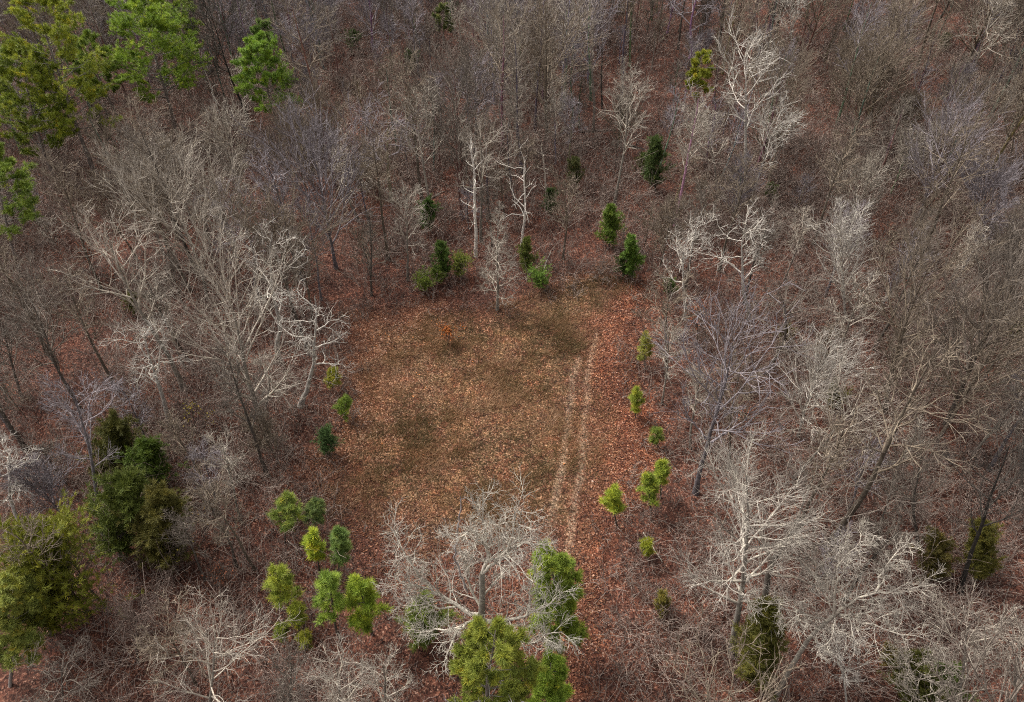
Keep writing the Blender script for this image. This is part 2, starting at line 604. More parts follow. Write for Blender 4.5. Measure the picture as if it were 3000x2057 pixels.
STYLE = dict(
    #          first limb, limbs, angle, sd, up, wander, kink, trunk wander, L2, L3, tw, len exponent
    vase=dict(t0=.34, n=15, ang=.8, sd=.2, up=.075, wan=.1, kink=.1, tw=.045, n2=6, n3=4, n4=2, a2=.62, sh=.5),
    fan=dict(t0=.2, n=24, ang=.68, sd=.15, up=.075, wan=.075, kink=.04, tw=.035, n2=7, n3=4, n4=2, a2=.5, sh=.5),
    dome=dict(t0=.3, n=26, ang=.98, sd=.17, up=.06, wan=.08, kink=.05, tw=.03, n2=8, n3=5, n4=3, a2=.55, sh=.45),
    oak=dict(t0=.38, n=11, ang=1.0, sd=.25, up=.05, wan=.17, kink=.33, tw=.08, n2=6, n3=4, n4=2, a2=.8, sh=.5),
    slender=dict(t0=.42, n=14, ang=.78, sd=.2, up=.05, wan=.1, kink=.05, tw=.03, n2=6, n3=4, n4=2, a2=.62, sh=.6),
    pyramid=dict(t0=.12, n=34, ang=1.22, sd=.12, up=.05, wan=.06, kink=0, tw=.02, n2=6, n3=4, n4=3, a2=.6, sh=-1),
    sapling=dict(t0=.2, n=12, ang=.7, sd=.22, up=.06, wan=.11, kink=.1, tw=.05, n2=5, n3=4, n4=0, a2=.65, sh=.6),
)


def bare_meshes(seed, H, Wd, style, axis=(0, 0, 1), fine=1.0):
    s = STYLE[style]
    rng = np.random.default_rng(seed)
    axis = np.array(axis, float)
    axis /= np.linalg.norm(axis)
    r0 = H * (0.0105 if style != 'oak' else 0.0145)
    tb, cb = MB(), MB()
    HT = H * dict(slender=.9, pyramid=1.0, sapling=.9, oak=.78).get(style, .8)
    P, R = grow(rng, np.zeros((1, 3)), axis[None], np.array([HT]), np.array([r0]), np.array([0.03]), 14, s['tw'], 0.0, s['kink'] * .35)
    # bring the top back onto the axis
    tt = np.linspace(0, 1, 14)[:, None]
    P[0] += tt ** 1.3 * (axis * HT - P[0, -1])
    P[0, 0] -= axis * 0.25
    R[0] *= 1 + 0.55 * np.exp(-tt[:, 0] * 22)
    tb.tubes(P, R, 9)
    # limbs
    st, D, t, pr, _ = spawn(rng, P, R, s['n'], s['t0'], 0.97, s['ang'], s['sd'], 0.9)
    rel = (t - s['t0']) / (1 - s['t0'])
    rad = Wd / 2 / math.sin(min(s['ang'], 1.3)) * 1.05
    if s['sh'] < 0:
        L = rad * (1.02 - rel) ** 0.8
    else:
        L = rad * (1 - s['sh'] * np.abs(rel - 0.4) * 1.1)
        up_ = np.clip(D[:, 2] + s['up'] * 4, .25, 1)
        L = np.minimum(L, (H - st[:, 2]) / up_ * 1.08)
    L *= rng.uniform(0.7, 1.12, len(L))
    K1 = 9
    lr = np.minimum(pr * 0.7, 0.018 + L * 0.021)
    P1, R1 = grow(rng, st, D, L, lr, np.full(len(L), 0.012), K1, s['wan'], s['up'], s['kink'])
    cb.tubes(P1, R1, 5, 0.8)
    # the leader's own top also carries side shoots
    st, D, t, pr, idx = spawn(rng, P1, R1, s['n2'], 0.18, 1.0, s['a2'], 0.2)
    L2 = L[idx] * (0.62 - 0.38 * t) * rng.uniform(0.6, 1.2, len(idx))
    P2, R2 = grow(rng, st, D, L2, np.minimum(pr * 0.85, 0.024 + L2 * 0.017) * fine, np.full(len(idx), 0.016 * fine), 6, s['wan'] * 1.15, s['up'] * .8, s['kink'] * .8)
    cb.tubes(P2, R2, 4, 0.72)
    st, D, t, pr, idx = spawn(rng, P2, R2, s['n3'], 0.15, 1.0, s['a2'] * 1.05, 0.25)
    L3 = L2[idx] * (0.7 - 0.3 * t) * rng.uniform(0.6, 1.25, len(idx)) + 0.12
    P3, R3 = grow(rng, st, D, L3, np.full(len(idx), 0.016 * fine), np.full(len(idx), 0.011 * fine), 4, s['wan'] * 1.3, s['up'] * .8, s['kink'] * .5)
    cb.tubes(P3, R3, 3, 0.5)
    if s['n4']:
        st, D, t, pr, idx = spawn(rng, P3, R3, s['n4'], 0.2, 1.0, s['a2'] * 1.1, 0.3)
        L4 = L3[idx] * (0.7 - 0.3 * t) * rng.uniform(0.6, 1.2, len(idx)) + 0.08
        P4, R4 = grow(rng, st, D, L4, np.full(len(idx), 0.0085 * fine), np.full(len(idx), 0.006 * fine), 3, s['wan'] * 1.3, s['up'] * .6)
        cb.tubes(P4, R4, 3, 0.24)
    return tb.mesh('bare_trunk', M_BARK, True), cb.mesh('bare_crown', M_BARK)


def snag_meshes(seed, H, Wd, axis, nl=9):
    rng = np.random.default_rng(seed)
    axis = np.array(axis, float)
    axis /= np.linalg.norm(axis)
    tb, cb = MB(), MB()
    r0 = H * 0.015
    P, R = grow(rng, np.zeros((1, 3)), axis[None], np.array([H]), np.array([r0]), np.array([r0 * 0.35]), 14, 0.045)
    tt = np.linspace(0, 1, 14)[:, None]
    P[0] += tt * (axis * H - P[0, -1])
    P[0, 0] -= axis * 0.25
    tb.tubes(P, R, 8)
    # splintered top
    n = 5
    p0 = np.repeat(P[0, -1][None], n, 0) + rng.normal(0, r0 * 0.15, (n, 3))
    d = rng.normal(0, 0.35, (n, 3)) + axis
    d /= np.linalg.norm(d, axis=1, keepdims=True)
    Pt, Rt = grow(rng, p0, d, rng.uniform(0.03, 0.1, n) * H, np.full(n, r0 * 0.25), np.full(n, 0.01), 4, 0.15)
    tb.tubes(Pt, Rt, 4)
    st, D, t, pr, _ = spawn(rng, P, R, nl, 0.3, 0.98, 1.2, 0.3)
    L = Wd / 2 * rng.uniform(0.35, 1.15, nl)
    P1, R1 = grow(rng, st, D, L, pr * 0.5, np.full(nl, 0.015), 8, 0.15, 0.01, 0.25)
    st, D, t, pr, idx = spawn(rng, P1, R1, 4, 0.35, 1, 0.9, 0.25)
    L2 = L[idx] * 0.35 * rng.uniform(0.4, 1.2, len(idx))
    P2, R2 = grow(rng, st, D, L2, np.minimum(pr * .7, 0.03), np.full(len(idx), 0.009), 5, 0.2, 0, 0.2)
    out = []
    for i in range(nl):
        m = MB()
        m.tubes(P1[i:i + 1], R1[i:i + 1], 5, 0.55)
        m.tubes(P2[idx == i], R2[idx == i], 3, 0.6)
        out.append(m.mesh('dead_limb', M_BARK))
    return tb.mesh('dead_trunk', M_BARK, True), out


def needle_tufts(b, rng, C, D, size, n, var, width=0.1, spread=0.9):
    """n blades from each tuft centre, opening round the tuft's own direction"""
    N = len(C)
    d = D[:, None, :] + rng.normal(0, spread, (N, n, 3))
    d[..., 2] += 0.15
    d /= np.linalg.norm(d, axis=2, keepdims=True) + 1e-9
    L = size * rng.uniform(0.6, 1.15, (N, n, 1))
    sd = np.cross(d, rng.normal(0, 0.45, (N, n, 3)) + np.array([0, 0, 1.0]))
    sd /= np.linalg.norm(sd, axis=2, keepdims=True) + 1e-9
    sd = sd * L * width
    c = C[:, None, :] + rng.normal(0, size * 0.12, (N, n, 3))
    v = np.clip(var[:, None] + rng.normal(0, 0.06, (N, n)), 0, 1)
    b.tris((c - sd * .5).reshape(-1, 3), (c + sd * .5).reshape(-1, 3), (c + d * L).reshape(-1, 3), v.ravel())


def pine_meshes(seed, H, Wd, axis, t0=0.4, nb=40, mature=True, lobes=0.0, tuft=None, gap=0.0):
    rng = np.random.default_rng(seed)
    axis = np.array(axis, float)
    axis /= np.linalg.norm(axis)
    tb, bb, cb = MB(), MB(), MB()
    r0 = H * 0.0125 if mature else H * 0.012 + 0.01
    P, R = grow(rng, np.zeros((1, 3)), axis[None], np.array([H]), np.array([r0]), np.array([0.02]), 14, 0.02)
    tt = np.linspace(0, 1, 14)[:, None]
    P[0] += tt * (axis * H - P[0, -1])
    P[0, 0] -= axis * 0.2
    tb.tubes(P, R, 9)
    ang = 1.25 if mature else 0.95
    st, D, t, pr, _ = spawn(rng, P, R, nb, t0, 0.985, ang, 0.16)
    if mature:
        az = np.arctan2(D[:, 1], D[:, 0])
        grp = np.sin(az * 2 + seed) * np.sin(t * 23 + seed)
        keep = grp > -1 + gap * 1.2
        st, D, t, pr = st[keep], D[keep], t[keep], pr[keep]
    rel = (t - t0) / (1 - t0)
    prof = np.sin(np.clip(0.3 + 0.68 * rel, 0, 1) * math.pi) ** 0.6 if mature else (np.sin((0.3 + 0.68 * rel) * math.pi) ** 0.7)
    L = (Wd / 2) * prof * rng.uniform(0.5, 1.15, len(t)) + 0.1
    P1, R1 = grow(rng, st, D, L, np.minimum(pr * .5, 0.01 + L * .013), np.full(len(t), 0.008), 7, 0.09, 0.035)
    bb.tubes(P1, R1, 4)
    n2 = 12 if mature else 5
    st, D, tq, pr, idx = spawn(rng, P1, R1, n2, 0.45 if mature else 0.28, 1.0, 0.75, 0.2)
    D[:, 2] *= 0.45 if mature else 1
    L2 = np.maximum(L[idx] * (0.40 if mature else 0.42) * (1.15 - 0.6 * tq) * rng.uniform(0.5, 1.2, len(idx)), 0.12)
    P2, R2 = grow(rng, st, D, L2, np.full(len(idx), 0.012), np.full(len(idx), 0.006), 4, 0.12, 0.12)
    bb.tubes(P2, R2, 3)
    nt_ = 6 if mature else 4
    size = tuft or (0.40 if mature else 0.26)
    C, Dq, ts, _, id2 = spawn(rng, P2, R2, nt_, 0.35, 1.0, 0.4, 0.2)
    C = C + rng.normal(0, 0.06, C.shape)
    pad = np.repeat(rng.normal(0, 0.17, len(idx)), nt_)
    var = np.clip(0.5 + pad + 0.15 * (ts - 0.6) + rng.normal(0, 0.07, len(C)), 0, 0.93)
    needle_tufts(cb, rng, C, Dq + np.array([0, 0, .35]), size * 1.12, 18 if mature else 17, var, 0.11 if mature else 0.075)
    # leader tip and shoots along the outer branches
    C, Dq, ts, _, _ = spawn(rng, P1, R1, 5, 0.55, 1.0, 0.35, 0.2)
    needle_tufts(cb, rng, C, Dq + np.array([0, 0, .3]), size, 14, np.full(len(C), 0.5), 0.08)
    return tb.mesh('pine_trunk', M_BARK, True), bb.mesh('pine_branches', M_BARK), cb.mesh('pine_needles', M_NEEDLE)


def cedar_meshes(seed, H, Wd, axis, dens=1.0, round_=0.5):
    rng = np.random.default_rng(seed)
    axis = np.array(axis, float)
    axis /= np.linalg.norm(axis)
    tb, cb = MB(), MB()
    P, R = grow(rng, np.zeros((1, 3)), axis[None], np.array([H * .95]), np.array([H * .014 + .02]), np.array([.015]), 10, 0.02)
    P[0, 0] -= axis * 0.2
    tb.tubes(P, R, 7)
    nb = int(95 * dens)
    st, D, t, pr, _ = spawn(rng, P, R, nb, 0.08, 0.99, 0.95, 0.2)
    k_ = rng.random(nb) > 0.2 * (t < 0.8)
    st, D, t, pr = st[k_], D[k_], t[k_], pr[k_]
    nb = len(t)
    prof = (1 - t) ** (1 - round_) * np.clip(0.55 + t * 2.2, 0, 1) + 0.06
    lump = 0.8 + 0.35 * np.sin(np.arctan2(D[:, 1], D[:, 0]) * 3 + seed + t * 7)
    L = Wd / 2 * prof * lump * rng.uniform(0.55, 1.25, nb) / 0.85
    P1, R1 = grow(rng, st, D, L, np.minimum(pr * .5, .01 + L * .01), np.full(nb, .006), 6, 0.08, 0.07)
    tb.tubes(P1, R1, 3)
    C, Dq, ts, _, idx = spawn(rng, P1, R1, 9, 0.15, 1.0, 0.75, 0.25)
    L2 = np.maximum(L[idx] * 0.34 * (1.2 - .6 * ts), 0.12)
    P2, R2 = grow(rng, C, Dq, L2, np.full(len(C), .006), np.full(len(C), .004), 3, 0.1, 0.1)
    C, Dq, ts2, _, id2 = spawn(rng, P2, R2, 3, 0.2, 1.0, 0.5, 0.25)
    sz = np.clip(H * 0.05, 0.15, 0.30)
    pad = np.repeat(rng.normal(0, 0.11, len(idx)), 3)
    var = np.clip(0.45 + pad + rng.normal(0, 0.06, len(C)), 0, .9)
    needle_tufts(cb, rng, C, Dq + np.array([0, 0, .3]), sz * 1.25, 10, var, 0.11, 0.5)
    return tb.mesh('cedar_trunk', M_BARK, True), cb.mesh('cedar_foliage', M_NEEDLE)


# ------------------------------------------------------------------ assembling things
def root(name, label, cat, loc, group=None, rotz=0.0):
    o = bpy.data.objects.new(name, None)
    COL.objects.link(o)
    o.empty_display_size = 0.5
    o.location = [float(c) for c in loc]
    o.rotation_euler = (0, 0, rotz)
    o['label'] = label
    o['category'] = cat
    if group:
        o['group'] = group
    return o


def part(name, me, parent, color):
    o = bpy.data.objects.new(name, me)
    COL.objects.link(o)
    o.parent = parent
    o.color = (*color, 1)
    return o


LAND = []            # (short phrase, x, y) for the labels of the many small trees
GREEN = []           # picture boxes of evergreen crowns and snags the small trees do not stand in front of
TAKEN = []           # x, y, radius already occupied


def place(bx, by, tx, ty, w):
    """base and top pixels of an upright tree -> base point, height, axis, crown width in metres"""
    B = on_ground(bx, by)
    d = ray(tx, ty)
    s = ((B - CAM)[:2] @ d[:2]) / (d[:2] @ d[:2])
    T = CAM + d * s
    v = T - B
    mid = B + v * 0.75
    dep = (mid - CAM) @ FW
    return B, float(np.linalg.norm(v)), v / np.linalg.norm(v), w / FPX * dep


def shade(c, rng, k=0.08):
    f = 1 + rng.uniform(-k, k)
    return tuple(min(1, x * f) for x in c)


RNG = np.random.default_rng(99)


def bare(name, style, bx, by, tx, ty, w, col, label, nick=None, group='bare trees of the wood', cat='tree', fine=1.0):
    B, H, ax, wm = place(bx, by, tx, ty, w)
    fine = fine * float(np.clip(math.hypot(B[0], B[1], 30) / 62, .8, 1.5))
    tm, cm = bare_meshes(int(bx * 7 + by * 13), H, wm, style, ax, fine)
    r = root(name, label, cat, B, group)
    c = BARK[col] if isinstance(col, str) else col
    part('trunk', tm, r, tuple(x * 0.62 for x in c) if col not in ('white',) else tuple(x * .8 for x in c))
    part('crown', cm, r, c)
    if col == 'white' or style == 'dome':
        GREEN.append((tx - w * .36, ty, tx + w * .36, ty + (by - ty) * .6, B[1]))
    TAKEN.append((B[0], B[1], 2.4 if w > 110 else 1.6))
    if nick:
        LAND.append((nick, B[0], B[1]))
    return r


def snag(bx, by, tx, ty, w, col, label, nick=None, nl=9):
    B, H, ax, wm = place(bx, by, tx, ty, w)
    tm, cm = snag_meshes(int(bx * 3 + by), H, wm, ax, nl)
    r = root('dead_tree', label, 'dead tree', B, 'standing dead trees')
    c = tuple(v * 1.35 for v in BARK[col])
    part('trunk', tm, r, c)
    for lm in cm:
        part('limb', lm, r, c)
    GREEN.append((min(bx, tx) - 22, ty, max(bx, tx) + 22, by, B[1]))
    TAKEN.append((B[0], B[1], 2.0))
    if nick:
        LAND.append((nick, B[0], B[1]))


G_PINE = (0.085, 0.12, 0.018)
G_BRIGHT = (0.13, 0.16, 0.022)
G_BLUE = (0.065, 0.105, 0.035)
G_OLIVE = (0.08, 0.085, 0.016)
G_CEDAR = (0.045, 0.066, 0.015)


def pine(bx, by, tx, ty, w, label, nick=None, col=G_PINE, t0=0.42, nb=44, gap=0.35, bark=(0.2, 0.165, 0.15), group='tall pines in the wood'):
    B, H, ax, wm = place(bx, by, tx, ty, w)
    a, b, c = pine_meshes(int(bx + by * 5), H, wm, ax, t0, int(nb * 1.2), True, gap=gap * .8, tuft=.27 if B[1] < 36 else .33)
    r = root('pine_tree', label, 'pine tree', B, group)
    part('trunk', a, r, bark)
    part('branches', b, r, (0.16, 0.14, 0.125))
    part('crown', c, r, (col[0] * 2.1, col[1] * 1.95, col[2] * 1.2))
    GREEN.append((tx - w * .45, ty, tx + w * .45, ty + (by - ty) * .72, B[1]))
    for q in (.75, .85, .95):
        qx, qy = tx + (bx - tx) * q, ty + (by - ty) * q
        GREEN.append((qx - 22, qy - 25, qx + 22, qy + 18, B[1]))
    TAKEN.append((B[0], B[1], 2.6))
    if nick:
        LAND.append((nick, B[0], B[1]))


def young(bx, by, tx, ty, w, label, nick=None, col=G_BRIGHT, t0=0.3, nb=20):
    B, H, ax, wm = place(bx, by, tx, ty, w)
    a, b, c = pine_meshes(int(bx + by * 5), H, wm, ax, t0, nb, False, tuft=min(0.36, 0.14 + H * 0.04))
    r = root('young_pine', label, 'young pine', B, 'young pines at the edge of the clearing')
    part('trunk', a, r, (0.09, 0.07, 0.06))
    part('branches', b, r, (0.12, 0.1, 0.085))
    part('crown', c, r, (col[0] * 1.9, col[1] * 1.75, col[2] * 1.15))
    GREEN.append((min(bx, tx) - w / 2, ty, max(bx, tx) + w / 2, by, B[1]))
    TAKEN.append((B[0], B[1], 1.0))
    if nick:
        LAND.append((nick, B[0], B[1]))


def cedar(bx, by, tx, ty, w, label, nick=None, col=G_CEDAR, dens=1.0, round_=0.5):
    B, H, ax, wm = place(bx, by, tx, ty, w * 1.18)
    a, c = cedar_meshes(int(bx + by * 3), H, wm, ax, dens, round_)
    r = root('cedar_tree', label, 'cedar', B, 'dark cedars in the understorey')
    part('trunk', a, r, (0.1, 0.08, 0.07))
    part('crown', c, r, (col[0] * 2.5, col[1] * 2.05, col[2] * 1.4))
    GREEN.append((min(bx, tx) - w / 2, ty, max(bx, tx) + w / 2, by, B[1]))
    TAKEN.append((B[0], B[1], 1.4))
    if nick:
        LAND.append((nick, B[0], B[1]))


# ------------------------------------------------------------------ the two big spreading oaks, limb by limb
def limb_line(pts, y0):
    """pixel path with a depth offset -> smooth 3D polyline"""
    P = np.array([on_plane_y(px, py, y0 + dy) for px, py, dy in pts])
    seg = np.concatenate([[0], np.cumsum(np.linalg.norm(np.diff(P, axis=0), axis=1))])
    K = max(8, int(seg[-1] / 0.45))
    u = np.linspace(0, seg[-1], K)
    Q = np.stack([np.interp(u, seg, P[:, k]) for k in range(3)], 1)
    for _ in range(2):
        Q[1:-1] = Q[1:-1] * .5 + (Q[:-2] + Q[2:]) * .25
    return Q


def spread_oak(label, nick, base, limbs, r_base, seed, col, dens=1.0, deadcol=None):
    rng = np.random.default_rng(seed)
    B = on_ground(*base)
    r = root('oak_tree', label, 'oak', B, None)
    for nm, pts, ra, rb, dead in limbs:
        Q = limb_line(pts, B[1]) - B
        if nm == 'trunk':
            Q[0] = (0, 0, -0.25)
        else:
            Q[1:] += rng.normal(0, 0.05, Q[1:].shape)
        K = len(Q)
        rad = np.interp(np.linspace(0, 1, K), [0, .6, 1], [ra * .85, (ra * .38 + rb * .62) * .85 if nm != 'trunk' else ra * .7, rb * .9])
        mb = MB()
        mb.tubes(Q[None], rad[None], 9 if nm == 'trunk' else 7, 0.75)
        if nm != 'trunk':
            P1, R1 = Q[None], rad[None]
            Lm = np.linalg.norm(np.diff(Q, axis=0), axis=1).sum()
            n2 = int((4 if dead else 6) + Lm * (0.5 if dead else 2.9) * dens)
            st, D, t, pr, idx = spawn(rng, P1, R1, n2, 0.12, 1.0, 0.85, 0.25)
            D[:, 2] += 0.25
            L2 = np.minimum(Lm * 0.42, 2.7) * (1.1 - 0.5 * t) * rng.uniform(0.35, 1.1, len(t)) * (0.4 if dead else 1)
            P2, R2 = grow(rng, st, D, L2, np.minimum(pr * .6, 0.012 + L2 * .014), np.full(len(t), .01), 7, .15, .05, .25)
            mb.tubes(P2, R2, 5, 0.6)
            if not dead:
                st, D, t, pr, idx = spawn(rng, P2, R2, 6, .15, 1, .75, .25)
                L3 = L2[idx] * (.55 - .25 * t) * rng.uniform(.6, 1.2, len(idx)) + .12
                P3, R3 = grow(rng, st, D, L3, np.full(len(idx), .012), np.full(len(idx), .0075), 4, .18, .05, .1)
                mb.tubes(P3, R3, 3, 0.58)
                st, D, t, pr, idx = spawn(rng, P3, R3, 4, .2, 1, .7, .3)
                L4 = L3[idx] * .55 * rng.uniform(.6, 1.2, len(idx)) + .08
                P4, R4 = grow(rng, st, D, L4, np.full(len(idx), .0075), np.full(len(idx), .0055), 3, .18, .04)
                mb.tubes(P4, R4, 3, 0.45)
        c = deadcol if (dead and deadcol) else col
        part('trunk' if nm == 'trunk' else 'limb', mb.mesh('oak_' + nm, M_BARK, nm == 'trunk'), r, tuple(x * .5 for x in c) if nm == 'trunk' else c)
    TAKEN.append((B[0], B[1], 3.0))
    LAND.append((nick, B[0], B[1]))
    return r


def z8(x, y, d):
    return (1000 + x / 2.276, 1357 + y / 2.276, d)


def z9(x, y, d):
    return (2000 + x / 2.276, 1357 + y / 2.276, d)


spread_oak('big pale spreading bare oak standing in front of the clearing among green pines', 'the big spreading oak',
           (1402, 1985),
           [('trunk', [(1402, 1985, 0), (1408, 1880, 0.0), z8(935, 1050, 0), z8(940, 880, 0.1), z8(938, 730, 0.2)], .30, .15, False),
            ('limb', [z8(938, 740, .2), z8(990, 640, .5), z8(975, 560, .7), z8(945, 430, 1.0), z8(935, 270, 1.4)], .13, .02, False),
            ('limb', [z8(938, 740, .2), z8(1040, 640, 0), z8(1120, 560, -.3), z8(1140, 460, 0), z8(1160, 290, .2)], .12, .02, False),
            ('limb', [z8(1090, 590, -.2), z8(1200, 530, -.4), z8(1290, 530, -.6), z8(1380, 545, -.9)], .09, .02, False),
            ('limb', [z8(975, 570, .7), z8(900, 500, .4), z8(800, 460, .2), z8(720, 560, .1)], .07, .015, False),
            ('limb', [z8(915, 1010, 0), z8(850, 1000, .2), z8(760, 950, .6), z8(660, 880, 1.0), z8(560, 810, 1.4), z8(480, 690, 1.8), z8(400, 570, 2.1), z8(350, 450, 2.4)], .16, .02, False),
            ('limb', [z8(600, 840, 1.2), z8(500, 800, .9), z8(400, 800, .7), z8(300, 820, .4)], .08, .015, False),
            ('limb', [z8(930, 1060, -.1), z8(840, 1060, -.8), z8(760, 1130, -1.5), z8(720, 1240, -2.2), z8(690, 1350, -2.7)], .15, .025, False),
            ('limb', [z8(800, 1090, -1.1), z8(680, 1110, -1.3), z8(560, 1130, -1.2), z8(430, 1105, -1.0)], .08, .015, False),
            ('limb', [z8(760, 960, .5), z8(640, 960, .2), z8(520, 940, 0), z8(400, 950, 0)], .08, .015, False),
            ('limb', [z8(960, 1050, 0), z8(1060, 1040, -.6), z8(1170, 1065, -1.0), z8(1250, 990, -.8), z8(1390, 960, -.8), z8(1450, 890, -.6)], .15, .025, False),
            ('limb', [z8(1100, 1060, -.7), z8(1160, 1140, -1.5), z8(1220, 1195, -2.0), z8(1300, 1215, -2.4), z8(1340, 1140, -2.3), z8(1480, 1125, -2.3)], .12, .02, False),
            ('limb', [z8(1340, 1140, -2.3), z8(1400, 1190, -2.8), z8(1440, 1240, -3.1)], .05, .012, False),
            ('limb', [z8(1240, 1000, -.8), z8(1250, 900, -.3), z8(1270, 800, .1), z8(1300, 700, .4)], .08, .015, False),
            ('limb', [z8(930, 960, .1), z8(840, 820, .8), z8(830, 700, 1.1), z8(800, 560, 1.5)], .09, .015, False),
            ('limb', [z8(940, 900, .1), z8(1010, 800, .8), z8(1080, 720, 1.3), z8(1150, 660, 1.8)], .08, .015, False),
            ('limb', [z8(840, 850, .6), z8(770, 700, .6), z8(755, 560, .6), z8(775, 430, .6), z8(800, 230, .6)], .07, .03, True)],
           .26, 41, (0.40, 0.36, 0.31), 0.95, (0.27, 0.24, 0.24))
spread_oak('pale leaning oak with limbs radiating like a star over red leaves', 'the star-limbed leaning oak',
           (2258, 2068),
           [('trunk', [(2258, 2068, 0), z9(700, 1400, 0), z9(840, 1170, .1), z9(930, 1080, .2), z9(1020, 1010, .4)], .19, .11, False),
            ('limb', [z9(1020, 1010, .4), z9(1010, 900, .7), z9(1020, 780, 1.0), z9(1030, 690, 1.3), z9(1070, 540, 1.7)], .10, .015, False),
            ('limb', [z9(1030, 690, 1.3), z9(1110, 600, 1.3), z9(1180, 520, 1.3), z9(1240, 440, 1.5)], .06, .015, False),
            ('limb', [z9(1030, 1000, .4), z9(1160, 900, .2), z9(1280, 870, 0), z9(1420, 850, 0), z9(1600, 820, 0)], .10, .015, False),
            ('limb', [z9(1280, 870, 0), z9(1320, 760, .5), z9(1370, 650, .8), z9(1480, 540, 1.2)], .07, .015, False),
            ('limb', [z9(1040, 1010, .4), z9(1150, 1020, -.3), z9(1270, 970, -.3), z9(1380, 990, -.5), z9(1500, 1000, -.5)], .09, .015, False),
            ('limb', [z9(1040, 1020, .4), z9(1200, 1050, -.7), z9(1350, 1130, -1.2), z9(1480, 1140, -1.5), z9(1620, 1160, -1.8)], .08, .015, False),
            ('limb', [z9(1015, 1030, .3), z9(1015, 1130, -.7), z9(960, 1200, -1.2), z9(900, 1280, -1.8)], .07, .012, False),
            ('limb', [z9(960, 1050, .3), z9(850, 1010, .4), z9(740, 1020, .2), z9(660, 1090, 0)], .06, .012, False),
            ('limb', [z9(900, 1110, .2), z9(800, 980, .6), z9(660, 930, .8), z9(480, 930, 1.0)], .06, .012, False),
            ('limb', [z9(1010, 1000, .4), z9(960, 900, .9), z9(900, 800, 1.3), z9(880, 700, 1.6)], .06, .012, False)],
           .2, 52, (0.37, 0.33, 0.285), 0.8)

# ------------------------------------------------------------------ trees the photograph singles out (pixels: base, top, crown width)
# --- tall pines
pine(275, 505, 92, -25, 270, 'tallest pine at the far corner, yellow green top over a long bare trunk', 'the tallest corner pine', (0.105, 0.13, 0.02), .28, 60, .2)
pine(165, 530, 55, 125, 240, 'darker drooping pine tucked against the tallest corner pine', None, (0.075, 0.1, 0.016), .2, 60, .15)
pine(372, 405, 235, 110, 150, 'thin dark trunked pine between the tallest pine and the domed pine', None, (0.07, 0.105, 0.022), .42, 36, .4)
pine(516, 385, 415, 5, 290, 'domed pine with a broad full crown and pale straight trunk', 'the domed pine', (0.09, 0.14, 0.022), .27, 66, .12)
pine(560, 285, 480, -25, 170, 'pine standing just behind the domed pine with only its top showing', None, (0.085, 0.125, 0.024), .45, 36, .3)
pine(820, 400, 742, 112, 170, 'solitary twin lobed bright green pine above pale bare fans', 'the twin-lobed pine', (0.09, 0.15, 0.03), .3, 54, .2)
pine(790, 245, 765, 62, 75, 'small narrow pine peeping out behind the twin lobed pine', None, G_BLUE, .45, 26, .3)
pine(62, 810, -22, 448, 230, 'pine with spaced foliage pads cut by the photo edge below the corner pines', 'the padded edge pine', (0.075, 0.11, 0.024), .36, 36, .55)
pine(30, 2010, 40, 1675, 190, 'soft pale green pine top in the near corner', 'the pale corner pine', (0.11, 0.13, 0.045), .2, 56, .3)
pine(1430, 2200, 1452, 1845, 270, 'large soft olive pine under and in front of the big spreading oak', None, (0.075, 0.092, 0.02), .25, 60, .45)
pine(1632, 1905, 1606, 1622, 165, 'pointed green pine beside the limbs of the big spreading oak at the track end', 'the pointed pine', (0.085, 0.12, 0.026), .2, 52, .3)
pine(1600, 2120, 1615, 1940, 110, 'small bright pine at the foot of the large soft olive pine', None, (0.1, 0.15, 0.03), .25, 30, .1)
pine(2030, 345, 2062, 160, 85, 'slim yellow green pine alone among grey bare trees', 'the slim yellow pine', (0.105, 0.12, 0.02), .35, 26, .5)
pine(1300, 130, 1297, 15, 60, 'small faint green pine among lilac bare crowns', None, (0.07, 0.085, 0.045), .3, 22, .5)
# --- evergreens of the near left corner and right
cedar(352, 1410, 328, 1225, 156, 'olive evergreen at the back of the dark evergreen cluster', None, (0.034, 0.04, 0.013), 1.6)
cedar(450, 1450, 432, 1300, 150, 'grass green evergreen with a bare dark stem in the dark cluster', 'the grass green evergreen', (0.034, 0.06, 0.013), 1.6)
cedar(350, 1640, 365, 1385, 218, 'broad dark evergreen in the middle of the dark cluster', 'the broad dark evergreen', (0.037, 0.055, 0.013), 2.2)
cedar(470, 1670, 475, 1440, 187, 'olive brown evergreen nearest the bushes with yellow leaves', None, (0.042, 0.045, 0.014), 2.0)
cedar(150, 1860, 120, 1570, 300, 'wide dome of dark green evergreen filling the corner', 'the evergreen dome', (0.064, 0.08, 0.011), 3.4, 0.7)
cedar(2205, 2000, 2245, 1760, 170, 'olive cedar at the foot of the tall lichen grey tree', 'the olive cedar', (0.042, 0.047, 0.012), 1.9)
cedar(2745, 1700, 2745, 1560, 110, 'brownish cedar behind the dark leaning trunk', None, (0.045, 0.044, 0.016), 1.2)
cedar(2862, 1700, 2882, 1540, 120, 'olive green cedar crossed by the dark leaning trunk', None, (0.048, 0.052, 0.014), 1.3)
cedar(2672, 2075, 2690, 1925, 140, 'dark olive cedar beside the brightest green cedar', None, (0.034, 0.042, 0.012), 1.6)
cedar(2775, 2085, 2772, 1955, 120, 'brightest green cedar low among bare trees near the corner', 'the bright low cedar', (0.035, 0.06, 0.013), 1.5)
cedar(2600, 1945, 2600, 1890, 50, 'tiny olive cedar between the leaning oak and the low cedars', None, (0.075, 0.07, 0.025), .7)
cedar(1938, 1800, 1940, 1735, 55, 'small olive brown cedar alone in grey brush', None, (0.075, 0.075, 0.022), .7)
